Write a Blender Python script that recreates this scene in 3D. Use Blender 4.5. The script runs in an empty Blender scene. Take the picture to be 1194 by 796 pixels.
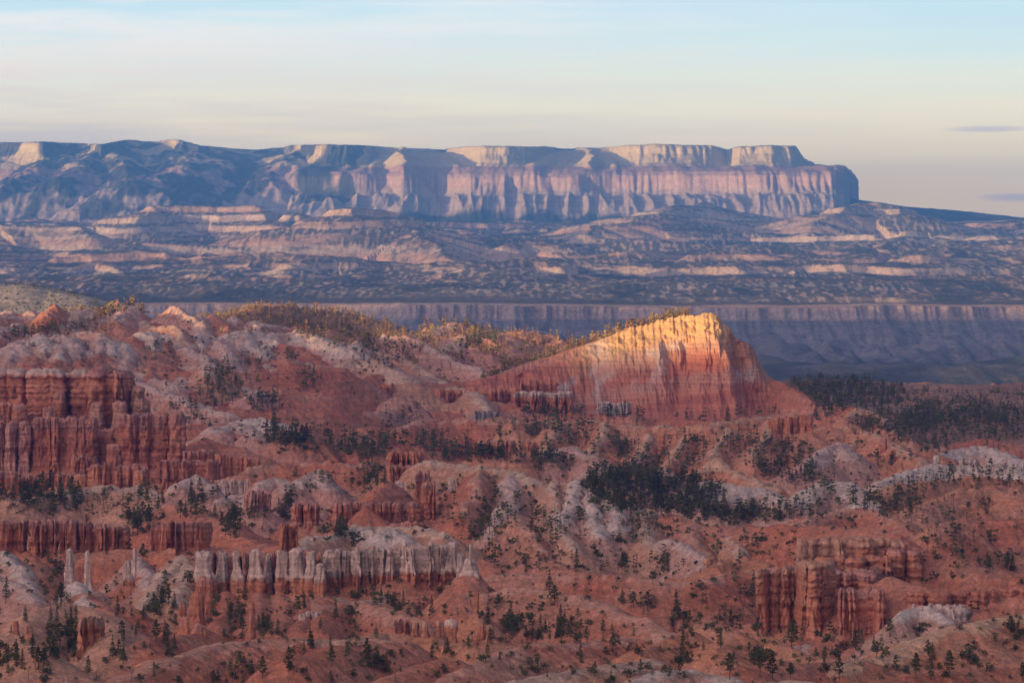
import bpy, math, random
import numpy as np
Q = 1.0
HAZE = 5.4e-5
GLOW = 0.70

# ------------------------------------------------------------------ camera, sky, sun, exposure
scene = bpy.context.scene
COL = scene.collection
F = 4545.0            # focal length in picture widths of 1194
UC, VH = 597.0, 310.0 # picture centre column, eye-level row

cam_d = bpy.data.cameras.new("camera")
cam = bpy.data.objects.new("camera", cam_d)
COL.objects.link(cam)
cam.location = (0, 0, 0)
cam.rotation_euler = (math.radians(90), 0, 0)
cam_d.sensor_fit = 'HORIZONTAL'
cam_d.sensor_width = 36.0
cam_d.lens = 36.0 * F / 1194.0
cam_d.shift_y = -(398.0 - VH) / 1194.0
cam_d.clip_start = 0.5
cam_d.clip_end = 120000
scene.camera = cam

SUN_EL = math.radians(3.6)
SUN_AZ = math.radians(228.0)      # compass bearing the light comes from (y is north)
SUN_DIR = np.array([math.sin(SUN_AZ) * math.cos(SUN_EL), math.cos(SUN_AZ) * math.cos(SUN_EL), math.sin(SUN_EL)])
sd = bpy.data.lights.new("sun", 'SUN')
sd.energy = 5.0
sd.angle = math.radians(0.53)
sd.color = (1.0, 0.60, 0.22)
so = bpy.data.objects.new("sun", sd)
COL.objects.link(so)
from mathutils import Vector
so.rotation_euler = Vector(SUN_DIR.tolist()).to_track_quat('Z', 'Y').to_euler()

world = bpy.data.worlds.new("World")
scene.world = world
world.use_nodes = True
nt = world.node_tree
for n in list(nt.nodes):
    nt.nodes.remove(n)
wo = nt.nodes.new('ShaderNodeOutputWorld')
sky = nt.nodes.new('ShaderNodeTexSky')
sky.sky_type = 'NISHITA'
sky.sun_disc = False
sky.sun_elevation = SUN_EL
sky.sun_rotation = SUN_AZ
sky.altitude = 2400
sky.air_density = 1.0
sky.dust_density = 1.6
sky.ozone_density = 0.6
bg1 = nt.nodes.new('ShaderNodeBackground')
bg1.inputs['Strength'].default_value = 0.07
warm = nt.nodes.new('ShaderNodeMix'); warm.data_type = 'RGBA'; warm.blend_type = 'MULTIPLY'
warm.inputs[0].default_value = 1.0
warm.inputs[7].default_value = (0.98, 0.86, 1.0, 1)      # dust-warmed evening sky
nt.links.new(sky.outputs[0], warm.inputs[6])
nt.links.new(warm.outputs[2], bg1.inputs['Color'])
geo = nt.nodes.new('ShaderNodeTexCoord')
sep = nt.nodes.new('ShaderNodeSeparateXYZ')
nt.links.new(geo.outputs['Generated'], sep.inputs[0])
# low band of evening sky: elevation ramp (sine of elevation) with thin stretched cloud
mp = nt.nodes.new('ShaderNodeMapping')
mp.inputs['Scale'].default_value = (9, 9, 120)
nt.links.new(geo.outputs['Generated'], mp.inputs[0])
nz = nt.nodes.new('ShaderNodeTexNoise')
nz.inputs['Scale'].default_value = 1.0
nz.inputs['Detail'].default_value = 5
nz.inputs['Roughness'].default_value = 0.5
nt.links.new(mp.outputs[0], nz.inputs['Vector'])
def wmath(op, a, b=None, c=None):
    m = nt.nodes.new('ShaderNodeMath'); m.operation = op
    for i, x in enumerate((a, b, c)):
        if x is None: continue
        if isinstance(x, (int, float)): m.inputs[i].default_value = x
        else: nt.links.new(x, m.inputs[i])
    return m.outputs[0]
def wramp(stops, fac, interp='LINEAR'):
    r = nt.nodes.new('ShaderNodeValToRGB')
    r.color_ramp.interpolation = interp
    el = r.color_ramp.elements
    while len(el) > 1: el.remove(el[-1])
    el[0].position = stops[0][0]; el[0].color = (*stops[0][1], 1)
    for p, c in stops[1:]:
        e = el.new(p); e.color = (*c, 1)
    nt.links.new(fac, r.inputs[0])
    return r.outputs[0]
def lin(*rgb):
    return tuple(((c / 255) / 12.92 if c / 255 <= 0.04045 else ((c / 255 + 0.055) / 1.055) ** 2.4) for c in rgb)
zf = wmath('MULTIPLY', sep.outputs['Z'], 10.0)      # 0..1 over the first 5.7 degrees
zf = wmath('ADD', zf, wmath('MULTIPLY', wmath('SUBTRACT', nz.outputs['Fac'], 0.5), 0.10))
low = wramp([(0.0, lin(220, 186, 160)), (0.16, lin(255, 220, 160)), (0.28, lin(255, 226, 168)),
             (0.42, lin(230, 218, 180)), (0.56, lin(188, 202, 192)), (0.70, lin(164, 187, 194)), (1.0, lin(110, 158, 190))], zf)
# soft streaks of cloud: warm grey low on the left, pale streaks above
mp2 = nt.nodes.new('ShaderNodeMapping')
mp2.inputs['Scale'].default_value = (14, 14, 190)
mp2.inputs['Rotation'].default_value = (0, math.radians(2.0), 0)
mp2.inputs['Location'].default_value = (3.1, 0.7, 2.2)
nt.links.new(geo.outputs['Generated'], mp2.inputs[0])
nz2 = nt.nodes.new('ShaderNodeTexNoise')
nz2.inputs['Scale'].default_value = 1.0
nz2.inputs['Detail'].default_value = 7
nz2.inputs['Roughness'].default_value = 0.55
nt.links.new(mp2.outputs[0], nz2.inputs['Vector'])
leftm = wmath('MULTIPLY_ADD', sep.outputs['X'], -4.0, 0.42)
leftm = wmath('MAXIMUM', wmath('MINIMUM', leftm, 1.0), 0.0)
cm = nt.nodes.new('ShaderNodeMapRange')
nt.links.new(nz2.outputs['Fac'], cm.inputs[0])
cm.inputs[1].default_value = 0.36; cm.inputs[2].default_value = 0.60
cloudf = wmath('MULTIPLY', wmath('MULTIPLY', cm.outputs[0], leftm), 0.75)
mixc = nt.nodes.new('ShaderNodeMix'); mixc.data_type = 'RGBA'
nt.links.new(cloudf, mixc.inputs[0]); nt.links.new(low, mixc.inputs[6])
ccol = wramp([(0.0, lin(205, 180, 165)), (0.45, lin(200, 184, 172)), (0.62, lin(222, 200, 184)), (1.0, lin(235, 218, 205))],
             wmath('MULTIPLY', sep.outputs['Z'], 12.0))
nt.links.new(ccol, mixc.inputs[7])
# the two small lens clouds low on the right
def lens(cx, cz, rx, rz):
    a = wmath('MULTIPLY', wmath('SUBTRACT', sep.outputs['X'], cx), 1 / rx)
    b = wmath('MULTIPLY', wmath('ADD', wmath('SUBTRACT', sep.outputs['Z'], cz), wmath('MULTIPLY', wmath('SUBTRACT', nz2.outputs['Fac'], 0.5), 0.0016)), 1 / rz)
    r2 = wmath('ADD', wmath('MULTIPLY', a, a), wmath('MULTIPLY', b, b))
    return wmath('MAXIMUM', wmath('MULTIPLY', wmath('SUBTRACT', 1.0, r2), 0.9), 0.0)
l1 = lens((1148 - UC) / F, (310 - 151.5) / F, 0.0125, 0.0009)
l2 = lens((1180 - UC) / F, (310 - 230) / F, 0.011, 0.0012)
mixl = nt.nodes.new('ShaderNodeMix'); mixl.data_type = 'RGBA'
nt.links.new(wmath('MINIMUM', wmath('ADD', l1, l2), 0.8), mixl.inputs[0])
nt.links.new(mixc.outputs[2], mixl.inputs[6])
mixl.inputs[7].default_value = (*lin(205, 184, 178), 1)
bg2 = nt.nodes.new('ShaderNodeBackground')
bg2.inputs['Strength'].default_value = 0.88
nt.links.new(mixl.outputs[2], bg2.inputs['Color'])
mr = nt.nodes.new('ShaderNodeMapRange')
mr.interpolation_type = 'SMOOTHSTEP'
nt.links.new(sep.outputs['Z'], mr.inputs[0])
mr.inputs[1].default_value = 0.09; mr.inputs[2].default_value = 0.17
mxs = nt.nodes.new('ShaderNodeMixShader')
ahead = nt.nodes.new('ShaderNodeMapRange'); ahead.interpolation_type = 'SMOOTHSTEP'   # only over the land ahead; the glow stays where the sun sets
nt.links.new(sep.outputs['Y'], ahead.inputs[0])
ahead.inputs[1].default_value = 0.75; ahead.inputs[2].default_value = 0.1
nt.links.new(wmath('MAXIMUM', mr.outputs[0], ahead.outputs[0]), mxs.inputs[0])
nt.links.new(bg2.outputs[0], mxs.inputs[1])
nt.links.new(bg1.outputs[0], mxs.inputs[2])
# the bright western sky round the setting sun
gd = (math.sin(SUN_AZ) * math.cos(math.radians(17)), math.cos(SUN_AZ) * math.cos(math.radians(17)), math.sin(math.radians(17)))
vd = nt.nodes.new('ShaderNodeVectorMath'); vd.operation = 'DOT_PRODUCT'
nt.links.new(geo.outputs['Generated'], vd.inputs[0]); vd.inputs[1].default_value = gd
gm = nt.nodes.new('ShaderNodeMapRange'); gm.interpolation_type = 'SMOOTHSTEP'
nt.links.new(vd.outputs['Value'], gm.inputs[0]); gm.inputs[1].default_value = 0.35; gm.inputs[2].default_value = 1.0
gs = wmath('MULTIPLY', gm.outputs[0], GLOW)
bg3 = nt.nodes.new('ShaderNodeBackground')
bg3.inputs['Color'].default_value = (1.0, 0.72, 0.62, 1)
nt.links.new(gs, bg3.inputs['Strength'])
adds = nt.nodes.new('ShaderNodeAddShader')
nt.links.new(mxs.outputs[0], adds.inputs[0]); nt.links.new(bg3.outputs[0], adds.inputs[1])
nt.links.new(adds.outputs[0], wo.inputs['Surface'])

scene.view_settings.view_transform = 'Standard'
scene.view_settings.look = 'None'
scene.view_settings.gamma = 1
scene.view_settings.use_curve_mapping = False
scene.view_settings.exposure = 1.48
cy = scene.cycles
cy.max_bounces = 4
cy.diffuse_bounces = 2
cy.glossy_bounces = 1
cy.transmission_bounces = 1
cy.volume_bounces = 1
cy.transparent_max_bounces = 4
cy.use_denoising = True

# ------------------------------------------------------------------ helpers
def P(u, v, D):
    """world point seen at picture column u, row v, D metres away"""
    return ((u - UC) / F * D, D, -(v - VH) / F * D)

_rng = np.random.RandomState(7)
_perm = _rng.permutation(1024).astype(np.int32)
_perm = np.concatenate([_perm, _perm])
_ang = _rng.rand(1024).astype(np.float32) * 2 * np.pi
_gx, _gy = np.cos(_ang).astype(np.float32), np.sin(_ang).astype(np.float32)

def pn(x, y, seed=0):
    """2D gradient noise, about -0.7..0.7"""
    x = np.asarray(x, np.float32) + seed * 17.31
    y = np.asarray(y, np.float32) - seed * 9.73
    xi = np.floor(x).astype(np.int32); yi = np.floor(y).astype(np.int32)
    fx = x - xi; fy = y - yi
    xi &= 1023; yi &= 1023
    def g(ix, iy, dx, dy):
        h = _perm[_perm[ix & 1023] + (iy & 1023)]
        return _gx[h] * dx + _gy[h] * dy
    sx = fx * fx * fx * (fx * (fx * 6 - 15) + 10)
    sy = fy * fy * fy * (fy * (fy * 6 - 15) + 10)
    a = g(xi, yi, fx, fy); b = g(xi + 1, yi, fx - 1, fy)
    c = g(xi, yi + 1, fx, fy - 1); d = g(xi + 1, yi + 1, fx - 1, fy - 1)
    ab = a + sx * (b - a); cd = c + sx * (d - c)
    return ab + sy * (cd - ab)

def fbm(x, y, seed=0, octs=4, gain=0.5):
    s = 0; a = 1
    for i in range(octs):
        s = s + a * pn(x * 2.03 ** i, y * 2.03 ** i, seed + i * 3)
        a *= gain
    return s

def sstep(a, b, x):
    t = np.clip((x - a) / (b - a), 0, 1)
    return t * t * (3 - 2 * t)

def mixc_(a, b, t):
    t = np.asarray(t)[..., None]
    return a * (1 - t) + np.asarray(b, np.float32) * t

def grid_mesh(name, V, C, mat, nr, nc, parent=None, closed=False, extra=None):
    """V (nr*nc,3) row major grid -> mesh object with colour attribute"""
    i = np.arange(nr - 1)[:, None] * nc + np.arange(nc - 1 if not closed else nc)[None, :]
    j = (np.arange(nc - 1 if not closed else nc) + 1) % nc
    r0 = np.arange(nr - 1)[:, None] * nc
    a = (r0 + np.arange(len(j))[None, :]).ravel(); b = (r0 + j[None, :]).ravel()
    q = np.stack([a, b, b + nc, a + nc], 1).astype(np.int32)
    return raw_mesh(name, V, q, C, mat, parent)

def raw_mesh(name, V, Q, C, mat, parent=None, smooth=True, tris=False):
    me = bpy.data.meshes.new(name)
    V = np.ascontiguousarray(V, np.float32)
    Q = np.ascontiguousarray(Q, np.int32)
    k = Q.shape[1]
    me.vertices.add(len(V)); me.vertices.foreach_set('co', V.ravel())
    me.loops.add(Q.size); me.loops.foreach_set('vertex_index', Q.ravel())
    me.polygons.add(len(Q))
    me.polygons.foreach_set('loop_start', np.arange(0, Q.size, k, dtype=np.int32))
    me.polygons.foreach_set('use_smooth', np.full(len(Q), smooth))
    me.update(calc_edges=True)
    if C is not None:
        at = me.color_attributes.new('Col', 'FLOAT_COLOR', 'POINT')
        CC = np.ones((len(V), 4), np.float32); CC[:, :3] = C
        at.data.foreach_set('color', CC.ravel())
    me.materials.append(mat)
    o = bpy.data.objects.new(name, me)
    COL.objects.link(o)
    if parent is not None: o.parent = parent
    return o

def tag(o, label=None, cat=None, group=None, kind=None):
    if label: o['label'] = label
    if cat: o['category'] = cat
    if group: o['group'] = group
    if kind: o['kind'] = kind
    return o

def empty(name, loc=(0, 0, 0)):
    o = bpy.data.objects.new(name, None)
    o.location = loc
    COL.objects.link(o)
    return o

# ------------------------------------------------------------------ materials
def new_mat(name):
    m = bpy.data.materials.new(name); m.use_nodes = True
    t = m.node_tree
    b = t.nodes['Principled BSDF']
    b.inputs['Roughness'].default_value = 0.92
    b.inputs['Specular IOR Level'].default_value = 0.12
    return m, t, b

def rock_mat(name, scale, bump, strata=0.0, strata_scale=1.0, var=0.35, tint=(1, 1, 1)):
    """surface coloured by the mesh's own rock colours, broken up by grain, stains and thin bedding lines"""
    m, t, b = new_mat(name)
    at = t.nodes.new('ShaderNodeAttribute'); at.attribute_name = 'Col'
    tc = t.nodes.new('ShaderNodeTexCoord')
    n1 = t.nodes.new('ShaderNodeTexNoise')
    n1.inputs['Scale'].default_value = 1.0 / scale; n1.inputs['Detail'].default_value = 6; n1.inputs['Roughness'].default_value = 0.65
    t.links.new(tc.outputs['Object'], n1.inputs['Vector'])
    r = t.nodes.new('ShaderNodeMapRange')
    r.inputs[1].default_value = 0.3; r.inputs[2].default_value = 0.7
    r.inputs[3].default_value = 1 - var; r.inputs[4].default_value = 1 + var * 0.8
    t.links.new(n1.outputs['Fac'], r.inputs[0])
    fac = r.outputs[0]
    n3 = t.nodes.new('ShaderNodeTexNoise')       # loose stones and grain
    n3.inputs['Scale'].default_value = 3.6 / scale; n3.inputs['Detail'].default_value = 3; n3.inputs['Roughness'].default_value = 0.75
    t.links.new(tc.outputs['Object'], n3.inputs['Vector'])
    r3 = t.nodes.new('ShaderNodeMapRange')
    r3.inputs[1].default_value = 0.32; r3.inputs[2].default_value = 0.68; r3.inputs[3].default_value = 0.70; r3.inputs[4].default_value = 1.30
    t.links.new(n3.outputs['Fac'], r3.inputs[0])
    m3 = t.nodes.new('ShaderNodeMath'); m3.operation = 'MULTIPLY'
    t.links.new(fac, m3.inputs[0]); t.links.new(r3.outputs[0], m3.inputs[1])
    fac = m3.outputs[0]
    if strata > 0:
        mp = t.nodes.new('ShaderNodeMapping')
        mp.inputs['Scale'].default_value = (0.02 / strata_scale, 0.02 / strata_scale, 1 / strata_scale)
        t.links.new(tc.outputs['Object'], mp.inputs[0])
        n2 = t.nodes.new('ShaderNodeTexNoise')
        n2.inputs['Scale'].default_value = 1.0; n2.inputs['Detail'].default_value = 4; n2.inputs['Roughness'].default_value = 0.7
        t.links.new(mp.outputs[0], n2.inputs['Vector'])
        r2 = t.nodes.new('ShaderNodeMapRange')
        r2.inputs[1].default_value = 0.35; r2.inputs[2].default_value = 0.6
        r2.inputs[3].default_value = 1 - strata; r2.inputs[4].default_value = 1 + strata * 0.35
        t.links.new(n2.outputs['Fac'], r2.inputs[0])
        mm = t.nodes.new('ShaderNodeMath'); mm.operation = 'MULTIPLY'
        t.links.new(fac, mm.inputs[0]); t.links.new(r2.outputs[0], mm.inputs[1])
        fac = mm.outputs[0]
    vm = t.nodes.new('ShaderNodeVectorMath'); vm.operation = 'SCALE'
    t.links.new(at.outputs['Color'], vm.inputs[0]); t.links.new(fac, vm.inputs['Scale'])
    t.links.new(vm.outputs[0], b.inputs['Base Color'])
    bp = t.nodes.new('ShaderNodeBump')
    bp.inputs['Strength'].default_value = bump; bp.inputs['Distance'].default_value = scale * 0.5
    ms = t.nodes.new('ShaderNodeMath'); ms.operation = 'MULTIPLY_ADD'; ms.inputs[1].default_value = 0.35
    t.links.new(n3.outputs['Fac'], ms.inputs[0]); t.links.new(n1.outputs['Fac'], ms.inputs[2])
    t.links.new(ms.outputs[0], bp.inputs['Height'])
    t.links.new(bp.outputs[0], b.inputs['Normal'])
    return m

M_NEAR = rock_mat('badlands_rock', 2.4, 0.9, 0.16, 2.5, 0.36)
M_CLIFF = rock_mat('cliff_rock', 1.6, 0.9, 0.24, 1.2, 0.32)
M_FAR = rock_mat('far_rock', 30.0, 0.5, 0.10, 12.0, 0.25)

RED = np.array([0.51, 0.188, 0.115], np.float32)
ORANGE = np.array([0.58, 0.25, 0.145], np.float32)
TAN = np.array([0.56, 0.32, 0.235], np.float32)
PINK = np.array([0.56, 0.30, 0.24], np.float32)
WHITE = np.array([0.68, 0.55, 0.49], np.float32)
DUFF = np.array([0.17, 0.12, 0.085], np.float32)
FOREST = np.array([0.050, 0.058, 0.034], np.float32)
# ------------------------------------------------------------------ layout of the land
# every crest: colour, side slope, crest roundness (m), points (column, row, metres away), depth of pale cap (m)
RID = []
def R(c, sl, r, pts, cap=0.0, rib=1.0):
    RID.append((c, sl, r, [P(*p) for p in pts], cap, rib))

_MC = [(-260, 378, 3150), (0, 374, 3200), (70, 373, 3200), (130, 374, 3250), (215, 372, 3350), (250, 377, 3350), (290, 382, 3350), (330, 388, 3350), (380, 398, 3350), (420, 405, 3350)]
def DM(v, u=120):   # distance at which the long left hillside shows at row v
    vc = np.interp(u, [m[0] for m in _MC], [m[1] for m in _MC]); Dc = np.interp(u, [m[0] for m in _MC], [m[2] for m in _MC])
    zc = -(vc - VH) / F * Dc
    return float(min((.125 * Dc - 1 - zc) / (.125 + (v - VH) / F), Dc - 10))

# long hillside at upper left, its crest is the near skyline
R('r', .125, 8, [(-260, 378, 3150), (0, 374, 3200), (40, 373, 3200), (70, 373, 3200), (100, 376, 3250), (130, 374, 3250), (160, 371, 3300),
   (215, 372, 3350), (250, 377, 3350), (290, 382, 3350), (330, 388, 3350), (380, 398, 3350), (420, 405, 3350), (450, 403, 3350)], rib=.6)
R('o', .30, 8, [(-60, 378, 3180), (0, 373.5, 3200), (60, 372.5, 3200), (85, 379, 3170)])
R('p', .30, 10, [(436, 405, 3330), (460, 399, 3340), (481, 393, 3350), (508, 383, 3380), (531, 377.5, 3400), (547, 385, 3400), (560, 392, 3400)], cap=5)
R('p', .33, 6, [(505, 413, 3250), (520, 404, 3270), (541, 391, 3300), (556, 388, 3310), (580, 388, 3350), (590, 396, 3350)], cap=6)
R('t', .30, 9, [(540, 396, 3650), (575, 388, 3700), (610, 385.5, 3700), (640, 391, 3700), (668, 403, 3650)])
R('f', .33, 14, [(215, 374, 3500), (260, 368, 3560), (300, 359, 3650), (335, 357, 3700), (360, 358, 3700), (395, 364, 3700), (430, 374, 3680), (455, 384, 3650), (480, 393, 3600)], rib=.5)
R('r', .35, 6, [(133, 376, DM(392)), (120, 392, DM(408)), (108, 404, DM(420))])
R('r', .35, 6, [(133, 376, DM(392)), (150, 392, DM(410)), (165, 408, DM(424)), (190, 425, DM(440))])
for (u, v, c, cap, ln, sl) in [
    (26, 397, 'p', 8, 10, .30), (52, 392, 'w', 6, 6, .30), (87, 394, 'p', 10, 6, .34), (131, 396, 'w', 14, 8, .34), (118, 396, 'p', 3, 4, .4), (177, 386, 'w', 12, 12, .3),
    (206, 388, 'w', 5, 4, .34), (236, 388, 'w', 7, 6, .32), (284, 386, 'w', 12, 20, .28), (196, 397, 'r', 0, 4, .45), (118, 414, 'r', 0, 8, .38), (100, 418, 'r', 0, 8, .4),
    (38, 415, 'r', 0, 10, .36), (66, 420, 'r', 0, 8, .36), (216, 439, 'p', 3, 8, .36), (176, 424, 'r', 0, 8, .36), (296, 416, 'r', 0, 10, .34), (300, 446, 'r', 0, 16, .36), (251, 424, 'r', 2, 6, .4),
    (270, 436, 'p', 4, 8, .38), (241, 472, 'w', 9, 12, .33), (348, 384, 'w', 7, 8, .3), (320, 388, 'w', 5, 6, .3), (230, 455, 'r', 0, 6, .4), (330, 402, 'r', 0, 18, .3),
    (343, 420, 'p', 6, 5, .42), (358, 423, 'w', 5, 4, .46), (368, 428, 'p', 6, 4, .44), (320, 423, 't', 3, 10, .36), (325, 441, 'o', 0, 12, .36), (290, 461, 'p', 0, 10, .36),
    (350, 452, 'r', 0, 8, .4), (262, 492, 'p', 2, 8, .4), (215, 470, 'p', 3, 6, .4), (385, 470, 'r', 0, 6, .42), (160, 446, 'r', 0, 9, .38), (196, 458, 'r', 0, 8, .4),
    (385, 442, 'r', 0, 8, .4), (410, 455, 'p', 0, 6, .4), (418, 399, 'w', 4, 5, .34), (395, 412, 'r', 0, 10, .3), (12, 404, 'p', 5, 6, .34), (150, 405, 'p', 5, 5, .4),
    (70, 400, 'w', 4, 4, .36), (225, 402, 'p', 2, 8, .36), (260, 396, 'p', 3, 5, .36), (310, 402, 'w', 5, 6, .34), (245, 446, 'r', 0, 6, .4)]:
    D = DM(v + 28, u) if u < 372 else (3180 if v < 420 else 3060); sl = sl * 1.5
    R(c, sl, 5, [(u - ln, v + 2.5, D - 25), (u, v, D), (u + ln * .8, v + 1.8, D + 6), (u + ln * 1.6, v + 8, D - 20)], cap=cap)
    R(c, sl, 4, [(u, v, D), (u + ln * .35 - 4, v + 14, D - 70)], cap=cap * .5)
R('t', .45, 7, [(372, 433, 3050), (388, 426, 3070), (413, 421.5, 3080), (436, 419.5, 3080), (452, 428, 3060), (470, 436, 3040)], cap=9, rib=.4)
R('w', .32, 6, [(355, 386, 3200), (380, 397, 3150), (405, 407, 3120)], cap=8)
# ship's long tail, forest gully behind it
R('r', 1.0, 7, [(425, 440, 3020), (441, 436, 3040), (476, 440, 3065), (514, 447, 3075), (541, 443, 3085), (562, 441, 3085), (585, 440, 3100)], cap=0, rib=.4)
R('f', .30, 6, [(470, 426, 3500), (520, 418, 3520), (560, 414, 3550), (600, 408, 3580)], rib=.5)
R('r', .5, 12, [(640, 440, 3110), (700, 432, 3110), (780, 425, 3110), (860, 425, 3110)], rib=.3)
R('r', .75, 3, [(906, 442, 3060), (912, 446, 3050), (927, 453, 3020), (937, 460, 3000), (957, 470, 2980), (992, 475, 2960)])
R('r', .55, 4, [(700, 487, 2975), (760, 488, 2970), (830, 489, 2965), (890, 486, 2970), (925, 482, 2950)], rib=1.2)
R('r', .5, 4, [(590, 470, 3010), (640, 484, 2990), (700, 487, 2980)], rib=1.2)
R('r', .45, 4, [(410, 478, 2960), (470, 480, 2975), (540, 480, 2985), (600, 480, 2990)], rib=1.0)
R('w', .42, 5, [(290, 488, 2620), (305, 487, 2630), (330, 494, 2600), (352, 510, 2560)], cap=14)
R('r', .40, 5, [(345, 500, 2500), (375, 499, 2520), (410, 503, 2520), (440, 500, 2560)])
R('r', .38, 5, [(470, 497, 2650), (500, 490.5, 2700), (551, 490, 2700), (590, 493, 2690), (620, 491, 2680)], cap=2)
# ridge in front of the ship
R('o', .52, 5, [(600, 490, 2640), (640, 489, 2650), (690, 488, 2650), (730, 495, 2620), (790, 497, 2600), (830, 493, 2600), (860, 488, 2620), (895, 485, 2640), (948, 499, 2600),
   (990, 496, 2600), (1015, 504, 2580), (1040, 516, 2540), (1065, 530, 2480), (1088, 544, 2420)], cap=1, rib=1.6)
for (u, v) in [(650, 489), (705, 490), (760, 496), (800, 497), (850, 490), (900, 487), (1000, 498)]:
    R('o', .62, 3, [(u, v, 2620), (u - 8, v + 22, 2560), (u - 22, v + 44, 2490)], cap=2, rib=1.5)
R('p', .5, 4, [(945, 536, 2420), (960, 522, 2470), (979, 514, 2500), (990, 524, 2460)], cap=7)
R('o', .5, 5, [(988, 484, 2900), (1004, 476, 2950), (1030, 489, 2920), (1052, 506, 2860)], cap=1)
R('w', .3, 6, [(1040, 503, 3200), (1075, 499, 3250), (1100, 502, 3250), (1125, 510, 3200)], cap=15)
R('w', .3, 6, [(1060, 487, 3450), (1100, 484, 3500), (1150, 488, 3500), (1194, 490, 3450), (1240, 490, 3450)], cap=5)
R('r', .33, 8, [(1090, 528, 2700), (1118, 517, 2750), (1150, 513.5, 2750), (1194, 519, 2750), (1280, 518, 2750)])
R('w', .42, 6, [(1088, 532, 2560), (1110, 524, 2600), (1143, 519, 2620), (1165, 524, 2600), (1186, 536, 2560)], cap=9)
R('w', .42, 5, [(1028, 562, 2230), (1060, 549, 2300), (1085, 541, 2350), (1130, 540, 2350), (1172, 541, 2350), (1190, 552, 2320)], cap=10)
R('f', .22, 10, [(900, 446, 3800), (930, 442, 3900), (960, 441, 3950), (1010, 443, 3950), (1038, 456, 3900), (1062, 474, 3800)], rib=.5)
R('f', .18, 10, [(1060, 478, 3650), (1085, 470, 3800), (1120, 474, 3850), (1160, 478, 3850), (1194, 481, 3850), (1300, 480, 3850)], rib=.5)
# centre: cone with white flanks, mounds in the forest hollow
R('o', .55, 4, [(818, 548, 2330), (835, 534, 2350), (850, 545, 2330), (880, 560, 2280), (902, 568, 2240)], cap=3)
R('w', .5, 4, [(806, 566, 2200), (830, 558, 2240), (850, 562, 2230)], cap=12)
R('w', .45, 5, [(846, 574, 2170), (868, 568, 2190), (895, 569, 2190), (912, 580, 2160)], cap=8)
R('p', .5, 4, [(680, 552, 2280), (698, 543, 2300), (716, 552, 2280)], cap=4)
R('p', .5, 4, [(757, 556, 2330), (773, 547, 2350), (788, 556, 2330)], cap=4)
R('p', .5, 4, [(640, 530, 2400), (660, 522, 2430), (690, 530, 2400)], cap=3)
R('w', .42, 5, [(928, 583, 2120), (944, 569, 2160), (964, 559, 2200), (984, 561, 2190), (1000, 573, 2150), (1015, 588, 2100)], cap=5)
# long centre ridge
R('t', .52, 4, [(493, 537, 2080), (539, 539, 2070), (576, 545, 2050), (600, 548, 2030), (625, 560, 2000), (650, 561, 1990), (673, 560, 1990), (690, 568, 1980), (708, 577, 1960)], cap=3, rib=1.5)
R('w', .55, 4, [(706, 576, 1960), (726, 583, 1950), (753, 593, 1930), (776, 597, 1920)], cap=4, rib=1.2)
R('r', .48, 5, [(776, 598, 1920), (803, 609, 1890), (839, 614, 1860), (900, 613, 1790), (950, 612, 1760), (990, 613, 1730), (1035, 623, 1690), (1072, 638, 1670), (1110, 647, 1660), (1150, 661, 1650), (1194, 672, 1640), (1290, 690, 1620)], rib=1.0)
for (a, b, c, w) in [((600, 549, 2030), (592, 585, 1930), (575, 620, 1820), 'p'), ((640, 561, 1990), (650, 590, 1900), (640, 620, 1820), 't'), ((672, 560, 1990), (664, 588, 1900), (655, 606, 1840), 'w'),
                     ((690, 568, 1970), (690, 594, 1890), (700, 622, 1800), 'w'), ((708, 577, 1960), (722, 595, 1890), (720, 615, 1820), 'w'), ((753, 594, 1930), (752, 620, 1840), (765, 640, 1760), 't'),
                     ((560, 545, 2050), (555, 570, 1960), (540, 600, 1850), 'r'), ((776, 626, 1780), (801, 638, 1740), (830, 655, 1690), 'p'), ((803, 610, 1880), (812, 630, 1800), (830, 650, 1720), 'r'),
                     ((850, 616, 1850), (862, 640, 1760), (870, 660, 1700), 't'), ((640, 600, 1850), (660, 625, 1770), (672, 640, 1720), 't'), ((600, 600, 1830), (618, 622, 1780), (630, 640, 1730), 'r')]:
    R(w, .60, 3, [a, b, c], cap=4 if w in 'pw' else 1.5, rib=1.4)
R('r', .45, 5, [(929, 611, 1880), (957, 598, 1940), (1002, 591, 1960), (1032, 597, 1940), (1057, 611, 1880)], cap=1)
R('o', .40, 6, [(1052, 604, 1900), (1090, 585, 2000), (1122, 572, 2060), (1160, 571, 2070), (1194, 577, 2040), (1290, 575, 2040)])
R('r', .42, 5, [(1090, 612, 1850), (1130, 604, 1890), (1170, 610, 1880), (1210, 604, 1890), (1290, 610, 1880)])
R('o', .45, 5, [(1030, 575, 2120), (1060, 562, 2180), (1100, 560, 2200), (1150, 556, 2220), (1200, 556, 2230)])
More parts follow.
